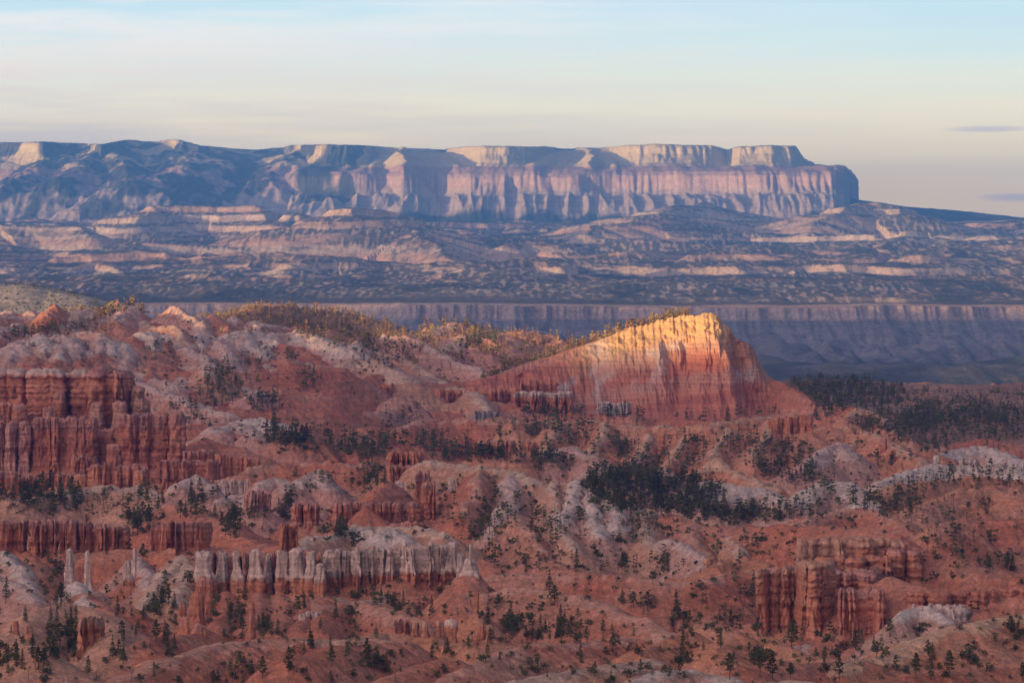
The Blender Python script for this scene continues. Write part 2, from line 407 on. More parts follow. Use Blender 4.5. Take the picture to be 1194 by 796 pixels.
# left centre
R('r', .45, 4, [(285, 548, 2120), (305, 541, 2130), (363, 538, 2130), (388, 539, 2120), (418, 541, 2110), (450, 541, 2110), (495, 536, 2100)], cap=1)
R('p', .55, 3, [(345, 560, 2030), (365, 548, 2060), (380, 562, 2020)], cap=6)
R('p', .55, 3, [(300, 562, 2020), (320, 554, 2050), (340, 566, 2010)], cap=4)
R('p', .55, 3, [(205, 566, 2000), (225, 557, 2020), (250, 568, 2000)], cap=5)
R('p', .55, 3, [(255, 580, 1960), (275, 574, 1980), (300, 584, 1950)], cap=5)
R('r', .5, 3, [(455, 560, 1990), (440, 575, 1950), (425, 590, 1900)])
R('r', .42, 5, [(200, 588, 1960), (221, 591, 1940), (245, 600, 1900), (270, 617, 1850), (300, 633, 1790), (330, 640, 1720)])
R('t', .30, 6, [(20, 582, 2030), (60, 575, 2060), (110, 566, 2100), (150, 568, 2090), (190, 580, 2010)], cap=2)
R('r', .35, 6, [(225, 520, 2350), (240, 513, 2400), (265, 520, 2380), (300, 530, 2330)])
R('p', .40, 5, [(250, 500, 2530), (275, 492, 2560), (300, 506, 2520)], cap=4)
R('t', .5, 3, [(340, 632, 1690), (400, 618, 1760), (430, 610, 1800), (480, 612, 1790), (520, 622, 1740)], cap=3)
R('w', .5, 3, [(410, 620, 1760), (420, 612, 1790), (432, 622, 1750)], cap=6)
R('w', .5, 3, [(445, 622, 1740), (456, 615, 1760), (470, 624, 1740)], cap=6)
# slopes that carry the blocks at left, and what runs down from them
R('r', .50, 5, [(-80, 643, 1700), (0, 642, 1700), (60, 643, 1700), (145, 641, 1690), (190, 642, 1690), (245, 637, 1690), (300, 636, 1680), (345, 638, 1640)], rib=1.2)
R('w', .60, 2, [(2, 640, 1640), (14, 650, 1600), (28, 668, 1550), (38, 690, 1500)], cap=3)
R('r', .55, 3, [(40, 645, 1690), (46, 670, 1600), (60, 700, 1500)], rib=1.5)
R('p', .55, 3, [(-10, 668, 1500), (10, 675, 1490), (35, 694, 1450)], cap=3)
R('w', .62, 2, [(86, 680, 1500), (92, 686, 1480), (104, 706, 1420)], cap=3)
R('r', .55, 3, [(92, 690, 1470), (120, 704, 1420), (140, 722, 1370)])
R('t', .60, 2, [(226, 655, 1600), (214, 645, 1620), (196, 664, 1560), (180, 684, 1500), (168, 705, 1440)], cap=4)
R('t', .55, 3, [(214, 646, 1620), (214, 670, 1540), (205, 700, 1440)], cap=1)
R('p', .62, 2, [(160, 648, 1640), (172, 668, 1570), (176, 690, 1500)], cap=3)
R('r', .50, 4, [(130, 706, 1440), (141, 701, 1460), (156, 712, 1420)])
R('t', .45, 5, [(16, 730, 1310), (30, 718, 1340), (50, 709, 1360), (85, 702, 1380), (105, 708, 1370), (124, 726, 1330), (140, 746, 1280)], rib=1.3)
R('t', .45, 5, [(-60, 735, 1230), (0, 737, 1240), (30, 745, 1230), (52, 762, 1190)])
R('r', .55, 3, [(165, 745, 1280), (200, 740, 1300), (240, 735, 1330)])
for u in (236, 262, 300, 330, 352, 374):
    R('r', .62, 3, [(u, 690, 1500), (u + 4, 708, 1450), (u - 6, 732, 1370)], cap=0, rib=1.3)
R('r', .58, 3, [(352, 696, 1480), (372, 706, 1450), (402, 700, 1470), (435, 704, 1460), (470, 716, 1420), (490, 722, 1410)], cap=1.5, rib=1.4)
R('t', .5, 3, [(370, 694, 1530), (420, 700, 1500), (470, 690, 1520), (520, 688, 1530), (570, 686, 1520)], cap=1)
R('r', .45, 5, [(545, 690, 1490), (600, 686, 1490), (640, 689, 1480), (680, 697, 1460), (715, 711, 1430), (745, 723, 1410), (790, 740, 1370)], cap=.8)
R('r', .45, 4, [(575, 668, 1650), (620, 667, 1650), (660, 669, 1645), (720, 668, 1640), (775, 678, 1610), (812, 677, 1610), (850, 667, 1640), (880, 664, 1650), (905, 668, 1640)], cap=1)
R('r', .40, 4, [(560, 652, 1720), (590, 650, 1730), (640, 655, 1710), (690, 668, 1680)])
R('o', .5, 3, [(835, 657, 1680), (850, 650, 1700), (870, 648, 1700), (890, 655, 1690)])
# foreground swells
R('r', .36, 6, [(-90, 792, 1160), (0, 789, 1165), (60, 787, 1165), (114, 793, 1160)], cap=.5)
R('r', .42, 6, [(112, 800, 1180), (150, 784, 1200), (190, 768, 1230), (240, 752, 1265), (300, 745, 1290), (360, 743, 1300), (420, 744, 1310), (466, 746, 1310)], cap=.6)
R('r', .42, 5, [(340, 764, 1230), (370, 758, 1250), (410, 750, 1280), (450, 747, 1290)])
R('r', .42, 5, [(430, 800, 1165), (455, 786, 1185), (485, 774, 1205), (520, 768, 1215)])
R('o', .45, 5, [(420, 742, 1320), (445, 738, 1340), (480, 742, 1330), (540, 748, 1320), (580, 749, 1310), (625, 757, 1290)])
R('r', .42, 5, [(505, 800, 1180), (540, 778, 1210), (572, 765, 1230), (620, 753, 1260), (660, 750, 1275), (700, 747, 1290), (735, 741, 1300)], cap=.6)
R('t', .42, 5, [(585, 802, 1140), (625, 789, 1160), (665, 782, 1170), (720, 772, 1190), (760, 768, 1200)], cap=1)
R('o', .48, 4, [(745, 758, 1260), (772, 749, 1275), (799, 734.5, 1290), (826, 747, 1280), (845, 752, 1265)])
R('o', .48, 4, [(835, 756, 1250), (862, 744, 1265), (882, 737.5, 1275), (906, 748, 1265), (935, 760, 1245), (965, 766, 1235)])
R('w', .40, 4, [(738, 796, 1140), (765, 781, 1155), (800, 779, 1160), (850, 790, 1150)], cap=.4)
R('r', .42, 5, [(860, 780, 1180), (900, 772, 1200), (950, 770, 1215), (1010, 769, 1225)])
R('o', .42, 5, [(975, 774, 1215), (1030, 760, 1240), (1065, 744, 1255), (1100, 731, 1265), (1130, 727, 1270), (1160, 719, 1285), (1194, 714, 1290), (1290, 700, 1310)], cap=1)
R('r', .40, 5, [(1000, 802, 1110), (1050, 786, 1140), (1110, 779, 1155), (1170, 776, 1165), (1290, 768, 1180)])
R('t', .5, 3, [(880, 800, 1100), (920, 792, 1115), (965, 794, 1110)], cap=1)
# behind the banded buttresses, lower right
R('w', .6, 3, [(1046, 720, 1480), (1062, 708, 1500), (1080, 708, 1500), (1104, 718, 1480)], cap=4)
R('r', .5, 4, [(1040, 672, 1560), (1100, 690, 1540), (1194, 688, 1530), (1290, 690, 1530)])

# minor domes and spurs between the named ones
_rl = np.random.RandomState(31)
for k in range(40):
    u0 = -90 + 520 * (k + _rl.rand()) / 40
    vc = np.interp(u0, [m[0] for m in _MC], [m[1] for m in _MC]); Dc = np.interp(u0, [m[0] for m in _MC], [m[2] for m in _MC]); zc = -(vc - VH) / F * Dc
    x, y = (u0 - UC) / F * Dc, Dc - 40; a = -1.57 + _rl.normal() * .35; hh = _rl.uniform(8, 21); pts = []
    x += math.cos(a) * 60; 
    for j in range(_rl.randint(4, 10)):
        pts.append((x, y, zc - .125 * (Dc - y - 8) + hh * (.55 + .45 * math.sin(j * 1.7 + k)) + 1.5))
        a += _rl.normal() * .3; a = -1.57 + (a + 1.57) * .8
        x += math.cos(a) * 62; y += math.sin(a) * 62
    c = 'rporptpt'[_rl.randint(8)]
    RID.append((c, .46, 3.5, pts, {'p': 4, 't': 3}.get(c, 0), 1.3))
for _ in range(110):
    u, v = _rl.uniform(-60, 470), _rl.uniform(392, 500)
    if u > 360 or (u > 300 and v > 450): continue
    if u < 215 and v > 425: continue
    D = DM(v + 18, u); ln = _rl.uniform(3, 9)
    c = 'rrropt'[_rl.randint(6)]
    R(c, .6, 3, [(u - ln, v + 3, D - 15), (u, v, D), (u + ln, v + 2, D + 5)], cap=3 if c == 'p' else 0)
    R(c, .6, 2.5, [(u, v + .5, D), (u + _rl.uniform(-9, 9), v + 15, D - 60)], cap=1.5 if c == 'p' else 0, rib=1.3)
FLOOR_D0 = [900, 1100, 1200, 1350, 1500, 2000, 2400, 2700, 3000]
FLOOR_Z0 = [-112, -128, -138, -148, -155, -153, -147, -141, -133]
for _ in range(200):
    D = _rl.uniform(1500, 2650); t = _rl.uniform(-.15, .15)
    z0 = float(np.interp(D, FLOOR_D0, FLOOR_Z0)); top = z0 + _rl.uniform(5, 13)
    L = _rl.uniform(20, 70); a = _rl.normal() * .7 - 1.57
    pts = [(t * D, D, top)]
    for k in range(3):
        a += _rl.normal() * .35
        x, y, z = pts[-1]; pts.append((x + math.cos(a) * L / 2, y + math.sin(a) * L / 2, z - _rl.uniform(1, 4.5)))
    c = 'rrotpt'[_rl.randint(6)]
    RID.append((c, _rl.uniform(.5, .7), 3, pts, 2.0 if c == 'p' else 0, 1.3))

FLOOR_D = [900, 1100, 1200, 1350, 1500, 2000, 2400, 2700, 3000, 3400, 4000, 4600]
FLOOR_Z = [-116, -134, -148, -156, -158, -153, -147, -141, -133, -126, -126, -140]

RC = {'r': RED, 'o': ORANGE, 't': np.array([.57, .30, .20], np.float32), 'p': PINK, 'w': np.array([.56, .33, .26], np.float32), 'f': np.array([.30, .19, .12], np.float32)}
CAPC = {'r': np.array([.62, .33, .24], np.float32), 'o': np.array([.66, .42, .28], np.float32), 't': np.array([.66, .46, .36], np.float32),
        'p': np.array([.62, .45, .40], np.float32), 'w': WHITE, 'f': np.array([.30, .22, .15], np.float32)}
# ------------------------------------------------------------------ rock formations: rows of weathered pillars on one base
FORMS = []
def W(u0, u1, vt, vb, D, n, deep=6, cap=.12, c='r', cc='p', neck=0.0, led=.08, gap=0.0, jt=3.0, core=True, taper=.12, vt1=None, vb1=None, D1=None, skirt=True, rnd=.5):
    vt1 = vt if vt1 is None else vt1; vb1 = vb if vb1 is None else vb1; D1 = D if D1 is None else D1
    return dict(u0=u0, u1=u1, vt=vt, vb=vb, D=D, n=n, deep=deep, cap=cap, c=c, cc=cc, neck=neck, led=led, gap=gap, jt=jt, core=core, taper=taper, vt1=vt1, vb1=vb1, D1=D1, skirt=skirt, rnd=rnd)
def form(name, cat, label, rows, group=None):
    FORMS.append((name, cat, label, rows, group))
    for w in rows:
        if w['skirt']:
            h = 2.5
            R(w['c'] if w['c'] in 'rotp' else 'r', .60, max(3.0, w['deep'] * 1.1), [(w['u0'] + h, w['vb'], w['D']), (w['u1'] - h, w['vb1'], w['D1'])], cap=0, rib=1.2)

def p1(u0, u1, vt, vb, D, **k):      # one single pillar
    k.setdefault('deep', (u1 - u0) / 2 / F * D * .8); k.setdefault('jt', 0)
    return W(u0, u1, vt, vb, D, 1, core=False, **k)

form('rock_cliff', 'cliff', 'great banded cliff with a flat pale top at the left edge',
     [W(-70, 106, 430.5, 522, 2300, 4, deep=16, cap=.05, c='r', cc='w', led=.05, jt=1.2, taper=.05, vt1=431),
      W(100, 156, 432, 522, 2295, 3, deep=16, cap=.08, c='o', cc='p', led=.08, jt=1.0, taper=.05),
      p1(150, 167, 451, 530, 2290, c='t', deep=12, cap=.04), p1(160, 176, 472, 532, 2288, c='t', deep=10, cap=.04),
      W(-40, 12, 466, 540, 2270, 3, deep=9, c='o', cap=.05, jt=5, taper=.3, skirt=False), p1(10, 33, 472, 545, 2262, c='o', deep=8, taper=.25, cap=.05),
      p1(50, 80, 457, 540, 2275, c='r', deep=9, taper=.6, cap=.1), p1(101, 126, 470, 540, 2272, c='t', deep=9, taper=.4, cap=.04), p1(126, 152, 468, 540, 2272, c='t', deep=8, taper=.4),
      p1(46, 66, 474, 545, 2258, c='o', deep=7, taper=.35),
      W(-30, 34, 491, 545, 2245, 4, deep=7, c='p', cap=.12, cc='p', jt=4),
      W(37, 112, 486, 545, 2245, 5, deep=7, c='r', cap=.20, cc='p', jt=2.5),
      W(155, 215, 482, 545, 2245, 3, deep=9, c='r', cap=.22, cc='p', jt=2.5, vt1=480), p1(134, 157, 483, 540, 2255, c='r', cap=.2, deep=7), p1(113, 136, 500, 545, 2262, c='r', deep=6)])
form('rock_fin', 'rock fin', 'low row of glowing orange blocks under the great cliff at the left edge',
     [W(-30, 20, 548, 572, 2120, 3, deep=6, c='o', cap=.18), W(20, 50, 553, 566, 2135, 3, deep=4, c='o', cap=.1), W(50, 86, 551, 567, 2130, 4, deep=4, c='o', cap=.06), p1(86, 102, 552, 568, 2120, c='o', cap=.05)])
form('rock_fin', 'rock fin', 'broken red crags with one square tower, below the middle of the great cliff',
     [W(82, 112, 531, 550, 2170, 4, deep=4, c='r', cap=.05, jt=4), p1(122, 140, 518, 552, 2190, c='r', cap=.1), W(104, 136, 540, 562, 2150, 4, deep=4, c='o', cap=.05, jt=5, taper=.3), W(138, 174, 541, 566, 2140, 3, deep=5, c='r', cap=.08, jt=3), p1(156, 173, 548, 564, 2128, c='o')])
form('rock_fin', 'rock fin', 'long red wall stepping down to the right from the foot of the great cliff',
     [W(186, 256, 536, 560, 2195, 6, deep=6, c='r', cap=.05, jt=2), W(250, 304, 528, 556, 2215, 6, deep=5, c='r', cap=.12, cc='o', jt=3, vt1=536), W(214, 250, 524, 540, 2225, 4, deep=4, c='r', cap=.1, jt=3)])
form('rock_fin', 'rock fin', 'knot of rounded pinkish knobs below the long red wall',
     [W(211, 248, 557, 578, 2060, 4, deep=5, c='p', cap=.3, jt=4, taper=.5), W(258, 290, 559, 576, 2070, 3, deep=5, c='r', cc='w', cap=.45, jt=2, taper=.3), W(286, 317, 572, 600, 1950, 3, deep=6, c='p', cap=.15, jt=2)])
form('rock_fin', 'rock fin', 'thick flat-topped red block row at the left, above two white spires',
     [W(-40, 30, 607, 637, 1705, 5, deep=7, c='r', cap=.12, jt=1.5), W(33, 90, 606, 642, 1700, 5, deep=8, c='r', cap=.12, cc='p', jt=1, led=.1), W(86, 148, 607, 639, 1702, 6, deep=6, c='r', cap=.12, cc='p', jt=1.5, gap=.1, vt1=613)])
form('rock_fin', 'rock fin', 'short red block row standing right of the dark grove, cleft in two',
     [W(178, 198, 609, 638, 1695, 2, deep=6, c='r', cap=.12, jt=1), W(199, 244, 608, 637, 1690, 4, deep=6, c='r', cap=.14, jt=1, gap=.1)])
form('hoodoo', 'hoodoo', 'white-topped spire with a red foot, left one of the pair on the slope', [p1(71, 93, 640, 690, 1515, c='p', cc='w', cap=.72, neck=.5, deep=3.4, taper=.3)])
form('hoodoo', 'hoodoo', 'pointed white-topped spire with a red foot, right one of the pair on the slope', [p1(91, 114, 642, 688, 1510, c='p', cc='w', cap=.72, neck=.72, deep=3.4, taper=.4)])
form('hoodoo', 'hoodoo', 'small white knob hoodoo with a thin white needle behind it', [p1(143, 159, 653, 682, 1540, c='r', cc='w', cap=.4, neck=.2, taper=.5), p1(151, 164, 640, 672, 1570, c='w', cc='w', cap=.8, neck=.75)])
form('hoodoo_row', 'hoodoo row', 'tall separate pillars with pale necks and orange feet, dark gaps between',
     [p1(228, 253, 642, 700, 1500, c='o', cc='w', cap=.42, neck=.2), p1(249, 266, 643, 694, 1508, c='r', cc='w', cap=.42, neck=.35), p1(269, 285, 643, 696, 1500, c='o', cc='w', cap=.42, neck=.45), p1(287, 311, 642, 692, 1500, c='o', cc='w', cap=.42, neck=.25),
      p1(308, 317, 645, 690, 1510, c='r', cc='w', cap=.42, neck=.2), p1(319, 336, 641, 692, 1500, c='o', cc='w', cap=.42, neck=.15), p1(337, 358, 640, 694, 1498, c='o', cc='w', cap=.42, neck=.1), p1(354, 369, 643, 694, 1494, c='o', cc='w', cap=.42, neck=.25), p1(366, 380, 656, 693, 1488, c='o', cc='w', cap=.35, neck=.3),
      W(226, 376, 643, 694, 1524, 14, deep=6, c='r', cc='p', cap=.3, jt=2)])
form('hoodoo_row', 'hoodoo row', 'long fluted wall, whitish above and red below, running right from the tall pillars',
     [W(374, 420, 641, 684, 1535, 3, deep=6, c='r', cc='w', cap=.45, neck=.15, jt=3, vb1=676), W(414, 470, 638, 680, 1530, 5, deep=6, c='r', cc='w', cap=.45, neck=.25, jt=3.2), W(468, 534, 633, 674, 1525, 5, deep=7, c='r', cc='w', cap=.48, neck=.25, jt=3.2),
      p1(526, 546, 646, 676, 1522, c='p', cc='w', cap=.6, neck=.5)])
form('hoodoo', 'hoodoo', 'squat red stump topped by a white cone, right end of the fluted wall', [p1(536, 563, 652, 692, 1500, c='o', cc='w', cap=.3, neck=.45), p1(543, 553, 634, 668, 1500, c='w', cc='w', cap=.6, neck=.5)])
form('rock_tower', 'rock tower', 'stubby orange twin tower rising above the tall pale-necked pillars', [W(326, 348, 611, 640, 1560, 3, deep=5, c='o', cc='o', cap=.1, jt=2.5)])
form('rock_fin', 'rock fin', 'straight brick-red wall with a thin pale rim, mid slope left of centre',
     [W(387, 489, 585, 613, 1905, 8, deep=6, c='r', cc='p', cap=.1, jt=1, led=.1), W(405, 495, 608, 624, 1892, 8, deep=4, c='r', cap=.05, jt=3)])
form('rock_fin', 'rock fin', 'short brick-red stub wall left of the straight wall', [W(341, 371, 586, 610, 1915, 3, deep=5, c='r', cc='p', cap=.1, jt=1)])
form('rock_castle', 'rock castle', 'orange castle-like block on the ridge crest with a square top',
     [W(451, 493, 527, 545, 2100, 4, deep=7, c='o', cc='o', cap=.1, jt=.8, led=.12), W(448, 500, 542, 556, 2085, 6, deep=9, c='o', cap=.05, jt=1, led=.14), W(484, 501, 548, 584, 2040, 2, deep=6, c='r', cc='p', cap=.2, jt=3), W(490, 508, 562, 602, 1970, 2, deep=6, c='r', cc='p', cap=.12, jt=2), p1(457, 472, 562, 588, 1990, c='p', cc='w', cap=.4)])
form('rock_fin', 'rock fin', 'little yellowish-orange wall among dark trees right of the castle block', [W(553, 602, 513, 528, 2390, 7, deep=4, c='o', cc='t', cap=.15, jt=1.5), W(606, 626, 514, 526, 2400, 3, deep=3, c='o', cap=.1, jt=2)])
form('rock_fin', 'rock fin', 'bright orange comb of pillars standing on the ridge right of the great mesa',
     [p1(893, 901, 489, 508, 2590, c='o', cc='o'), p1(900, 909, 486, 508, 2585, c='o', cc='o'), p1(908, 914, 487, 506, 2592, c='o', cc='o'), p1(913, 923, 485, 506, 2585, c='o', cc='o'), p1(923, 932, 485, 505, 2588, c='o', cc='o'), p1(931, 940, 483, 504, 2580, c='o', cc='o'), p1(939, 948, 481, 503, 2580, c='o', cc='t'), W(894, 946, 488, 504, 2600, 6, deep=4, c='o', cap=.1)])
form('rock_fin', 'rock fin', 'cracked red cliff band below the long tail of the mesa',
     [W(414, 470, 447, 486, 3025, 6, deep=11, c='r', cc='o', cap=.06, jt=5, taper=.25, led=.06), W(466, 540, 453, 486, 3035, 7, deep=9, c='r', cc='o', cap=.08, jt=3, taper=.2), W(536, 604, 452, 486, 3040, 6, deep=8, c='r', cc='o', cap=.1, jt=2.5, taper=.15)])
form('rock_fin', 'rock fin', 'pinkish crags left of the cracked red cliff band', [W(372, 412, 473, 496, 2935, 5, deep=6, c='r', cc='p', cap=.25, jt=4), W(352, 380, 463, 480, 2960, 4, deep=6, c='r', cap=.1, jt=4, taper=.4)])
form('rock_fin', 'rock fin', 'pale tan wall below the left slope of the mesa', [W(600, 668, 456, 480, 3010, 6, deep=8, c='o', cc='w', cap=.15, jt=2.5, taper=.15), W(606, 650, 442, 462, 3040, 5, deep=7, c='r', cc='o', cap=.2, jt=3.5, taper=.5)])
form('rock_outcrop', 'outcrop', 'small blue-grey outcrop beneath the cracked red cliff band', [W(552, 574, 478, 488, 2950, 4, deep=4, c='g', cc='g', cap=.2, jt=1.5, taper=.4)])
form('rock_outcrop', 'outcrop', 'grey-white outcrop at the foot of the mesa', [W(696, 738, 468, 481, 2965, 6, deep=5, c='g', cc='w', cap=.5, jt=2.5, taper=.4)])
form('rock_outcrop', 'outcrop', 'pair of pale crags on the crest of the long centre ridge', [W(596, 613, 559, 572, 2015, 3, deep=3, c='o', cc='w', cap=.4, jt=2), W(654, 674, 559, 571, 1992, 3, deep=3, c='o', cc='p', cap=.3, jt=1)])
form('hoodoo', 'hoodoo', 'lone white-capped knob on the pink slope right of the castle block', [p1(522, 531, 557, 572, 2020, c='r', cc='w', cap=.5)])
form('rock_outcrop', 'outcrop', 'stack of thin orange beds on the slope below the mesa trees', [p1(764, 776, 506, 533, 2560, c='o', cc='o', led=.2, taper=.3), p1(825, 833, 499, 512, 2590, c='o', led=.15)])
form('hoodoo', 'hoodoo', 'red crag with a pale cap on the ridge crest at right', [p1(1022, 1036, 510, 536, 2520, c='r', cc='p', cap=.2, taper=.4), p1(1034, 1048, 524, 540, 2490, c='r', cc='o', cap=.2, taper=.5)])
form('hoodoo', 'hoodoo', 'small cream mushroom rock at the left end of the white ridge', [p1(1089, 1097, 531, 545, 2355, c='t', cc='w', cap=.8, neck=-.3)])
form('rock_outcrop', 'outcrop', 'cream ledge of rock on the middle of the white ridge', [W(1119, 1139, 536, 546, 2352, 4, deep=3, c='t', cc='w', cap=.8, jt=1)])
form('hoodoo', 'hoodoo', 'cream tooth of rock at the right end of the white ridge', [p1(1167, 1177, 535, 548, 2350, c='t', cc='w', cap=.8)])
form('banded_cliff', 'cliff', 'orange and purple banded cliff with bulging buttresses at lower right',
     [p1(928, 944, 628, 668, 1665, c='t', cc='t', led=.12, cap=.2), W(942, 1000, 627, 664, 1675, 4, deep=8, c='t', cc='t', cap=.2, jt=1.5, led=.14), W(998, 1056, 625, 664, 1672, 4, deep=9, c='o', cc='t', cap=.2, jt=1.5, led=.16, vt1=630), W(1034, 1074, 640, 668, 1655, 3, deep=9, c='o', cap=.1, led=.2, jt=2),
      W(950, 1040, 650, 700, 1640, 5, deep=12, c='o', cc='o', cap=.06, jt=4, led=.2, vt1=646), W(966, 1028, 664, 726, 1612, 4, deep=13, c='o', cc='p', cap=.12, jt=5, led=.2),
      W(884, 940, 661, 728, 1575, 4, deep=11, c='o', cc='t', cap=.08, jt=2.5, led=.14, taper=.2), W(928, 972, 655, 736, 1560, 3, deep=12, c='o', cc='t', cap=.08, jt=1.5, led=.16, taper=.15),
      W(976, 1030, 686, 754, 1540, 4, deep=13, c='r', cc='p', cap=.08, jt=4, led=.14, taper=.25)])
form('rock_fin', 'rock fin', 'dark red ledge running out to the right edge beside the banded cliff', [W(1058, 1250, 691, 712, 1530, 9, deep=8, c='r', cc='r', cap=.1, jt=1.5, led=.2, vt1=684), W(1062, 1130, 704, 730, 1505, 5, deep=7, c='p', cc='w', cap=.35, jt=3, taper=.4)])
form('rock_tower', 'rock tower', 'broad orange crag with a pale head standing in the lower left grove', [W(94, 120, 719, 778, 1290, 3, deep=6, c='o', cc='t', cap=.1, jt=2.5, led=.1, taper=.3)])
form('rock_tower', 'rock tower', 'small orange crag on the hollow left of the clustered towers', [p1(180, 196, 722, 748, 1345, c='o', cc='p', cap=.12, taper=.35)])
form('rock_tower', 'rock tower', 'cluster of ragged orange towers below the left end of the pale-necked pillars',
     [p1(207, 224, 702, 760, 1355, c='o', cc='p', cap=.1, taper=.4), p1(208, 222, 718, 770, 1330, c='o', cc='p', cap=.08, taper=.2), p1(222, 243, 728, 784, 1322, c='o', cc='p', cap=.08, taper=.25), p1(220, 240, 690, 768, 1350, c='r', cc='o', cap=.08, taper=.25), p1(229, 244, 672, 720, 1400, c='r', cc='p', cap=.1)])
form('rock_outcrop', 'outcrop', 'two stubby crags on the slope at the lower left edge', [p1(16, 24, 724, 742, 1262, c='o', cc='o', taper=.4), p1(26, 39, 728, 752, 1250, c='o', cc='p', taper=.3)])
form('hoodoo', 'hoodoo', 'slim orange spire leaning beside the dark gully under the pillars', [p1(289, 299, 701, 745, 1352, c='o', cc='o', taper=.55), p1(285, 297, 716, 752, 1342, c='o', cc='p', taper=.35)])
form('rock_outcrop', 'outcrop', 'pale-headed crag on the slope below the long fluted wall', [p1(350, 360, 715, 738, 1405, c='o', cc='w', cap=.2), W(340, 352, 732, 744, 1390, 2, deep=3, c='o', cap=.1, jt=3), W(356, 376, 713, 724, 1420, 3, deep=3, c='p', cc='w', cap=.4, jt=1.5)])
form('rock_outcrop', 'outcrop', 'toothed orange end of the ridge below the fluted wall', [W(462, 482, 722, 736, 1400, 3, deep=4, c='o', cc='p', cap=.2, jt=2)])
form('hoodoo', 'hoodoo', 'row of four orange stumps near the bottom, left of a dark fir',
     [p1(479, 490, 724, 750, 1338, c='o', cc='t', taper=.35), p1(491, 503, 725, 751, 1332, c='o', cc='t', taper=.5), p1(507, 518, 724, 748, 1335, c='o', cc='t', taper=.25), p1(520, 536, 722, 750, 1328, c='o', cc='w', cap=.12, taper=.12)])
form('hoodoo', 'hoodoo', 'small orange stepped crag right of the row of four stumps', [p1(558, 568, 725, 747, 1312, c='o', cc='t', taper=.4), p1(566, 574, 727, 746, 1310, c='o', cc='t', taper=.2), p1(551, 559, 736, 748, 1308, c='o', taper=.3)])
form('hoodoo', 'hoodoo', 'tiny leaning orange spire under the trail right of the fluted wall', [p1(550, 560, 691, 712, 1450, c='o', cc='o', taper=.5)])
form('rock_outcrop', 'outcrop', 'tan crumbling crags left of the banded cliff', [W(822, 842, 649, 667, 1690, 3, deep=5, c='o', cc='t', cap=.2, jt=2.5, taper=.3)])
# ------------------------------------------------------------------ near land (0.9 - 4.6 km)
def fan_cols(inner, step, outer, nout):
    a = np.arange(-inner, inner + step / 2, step)
    k = np.linspace(0, 1, nout + 1)[1:] ** 1.6 * (outer - inner)
    return np.concatenate([-(inner + k)[::-1], a, inner + k]).astype(np.float32)

def fan_rows(d0, d1, ratio):
    n = int(math.log(d1 / d0) / ratio) + 1
    return np.exp(np.linspace(math.log(d0), math.log(d1), n)).astype(np.float32)

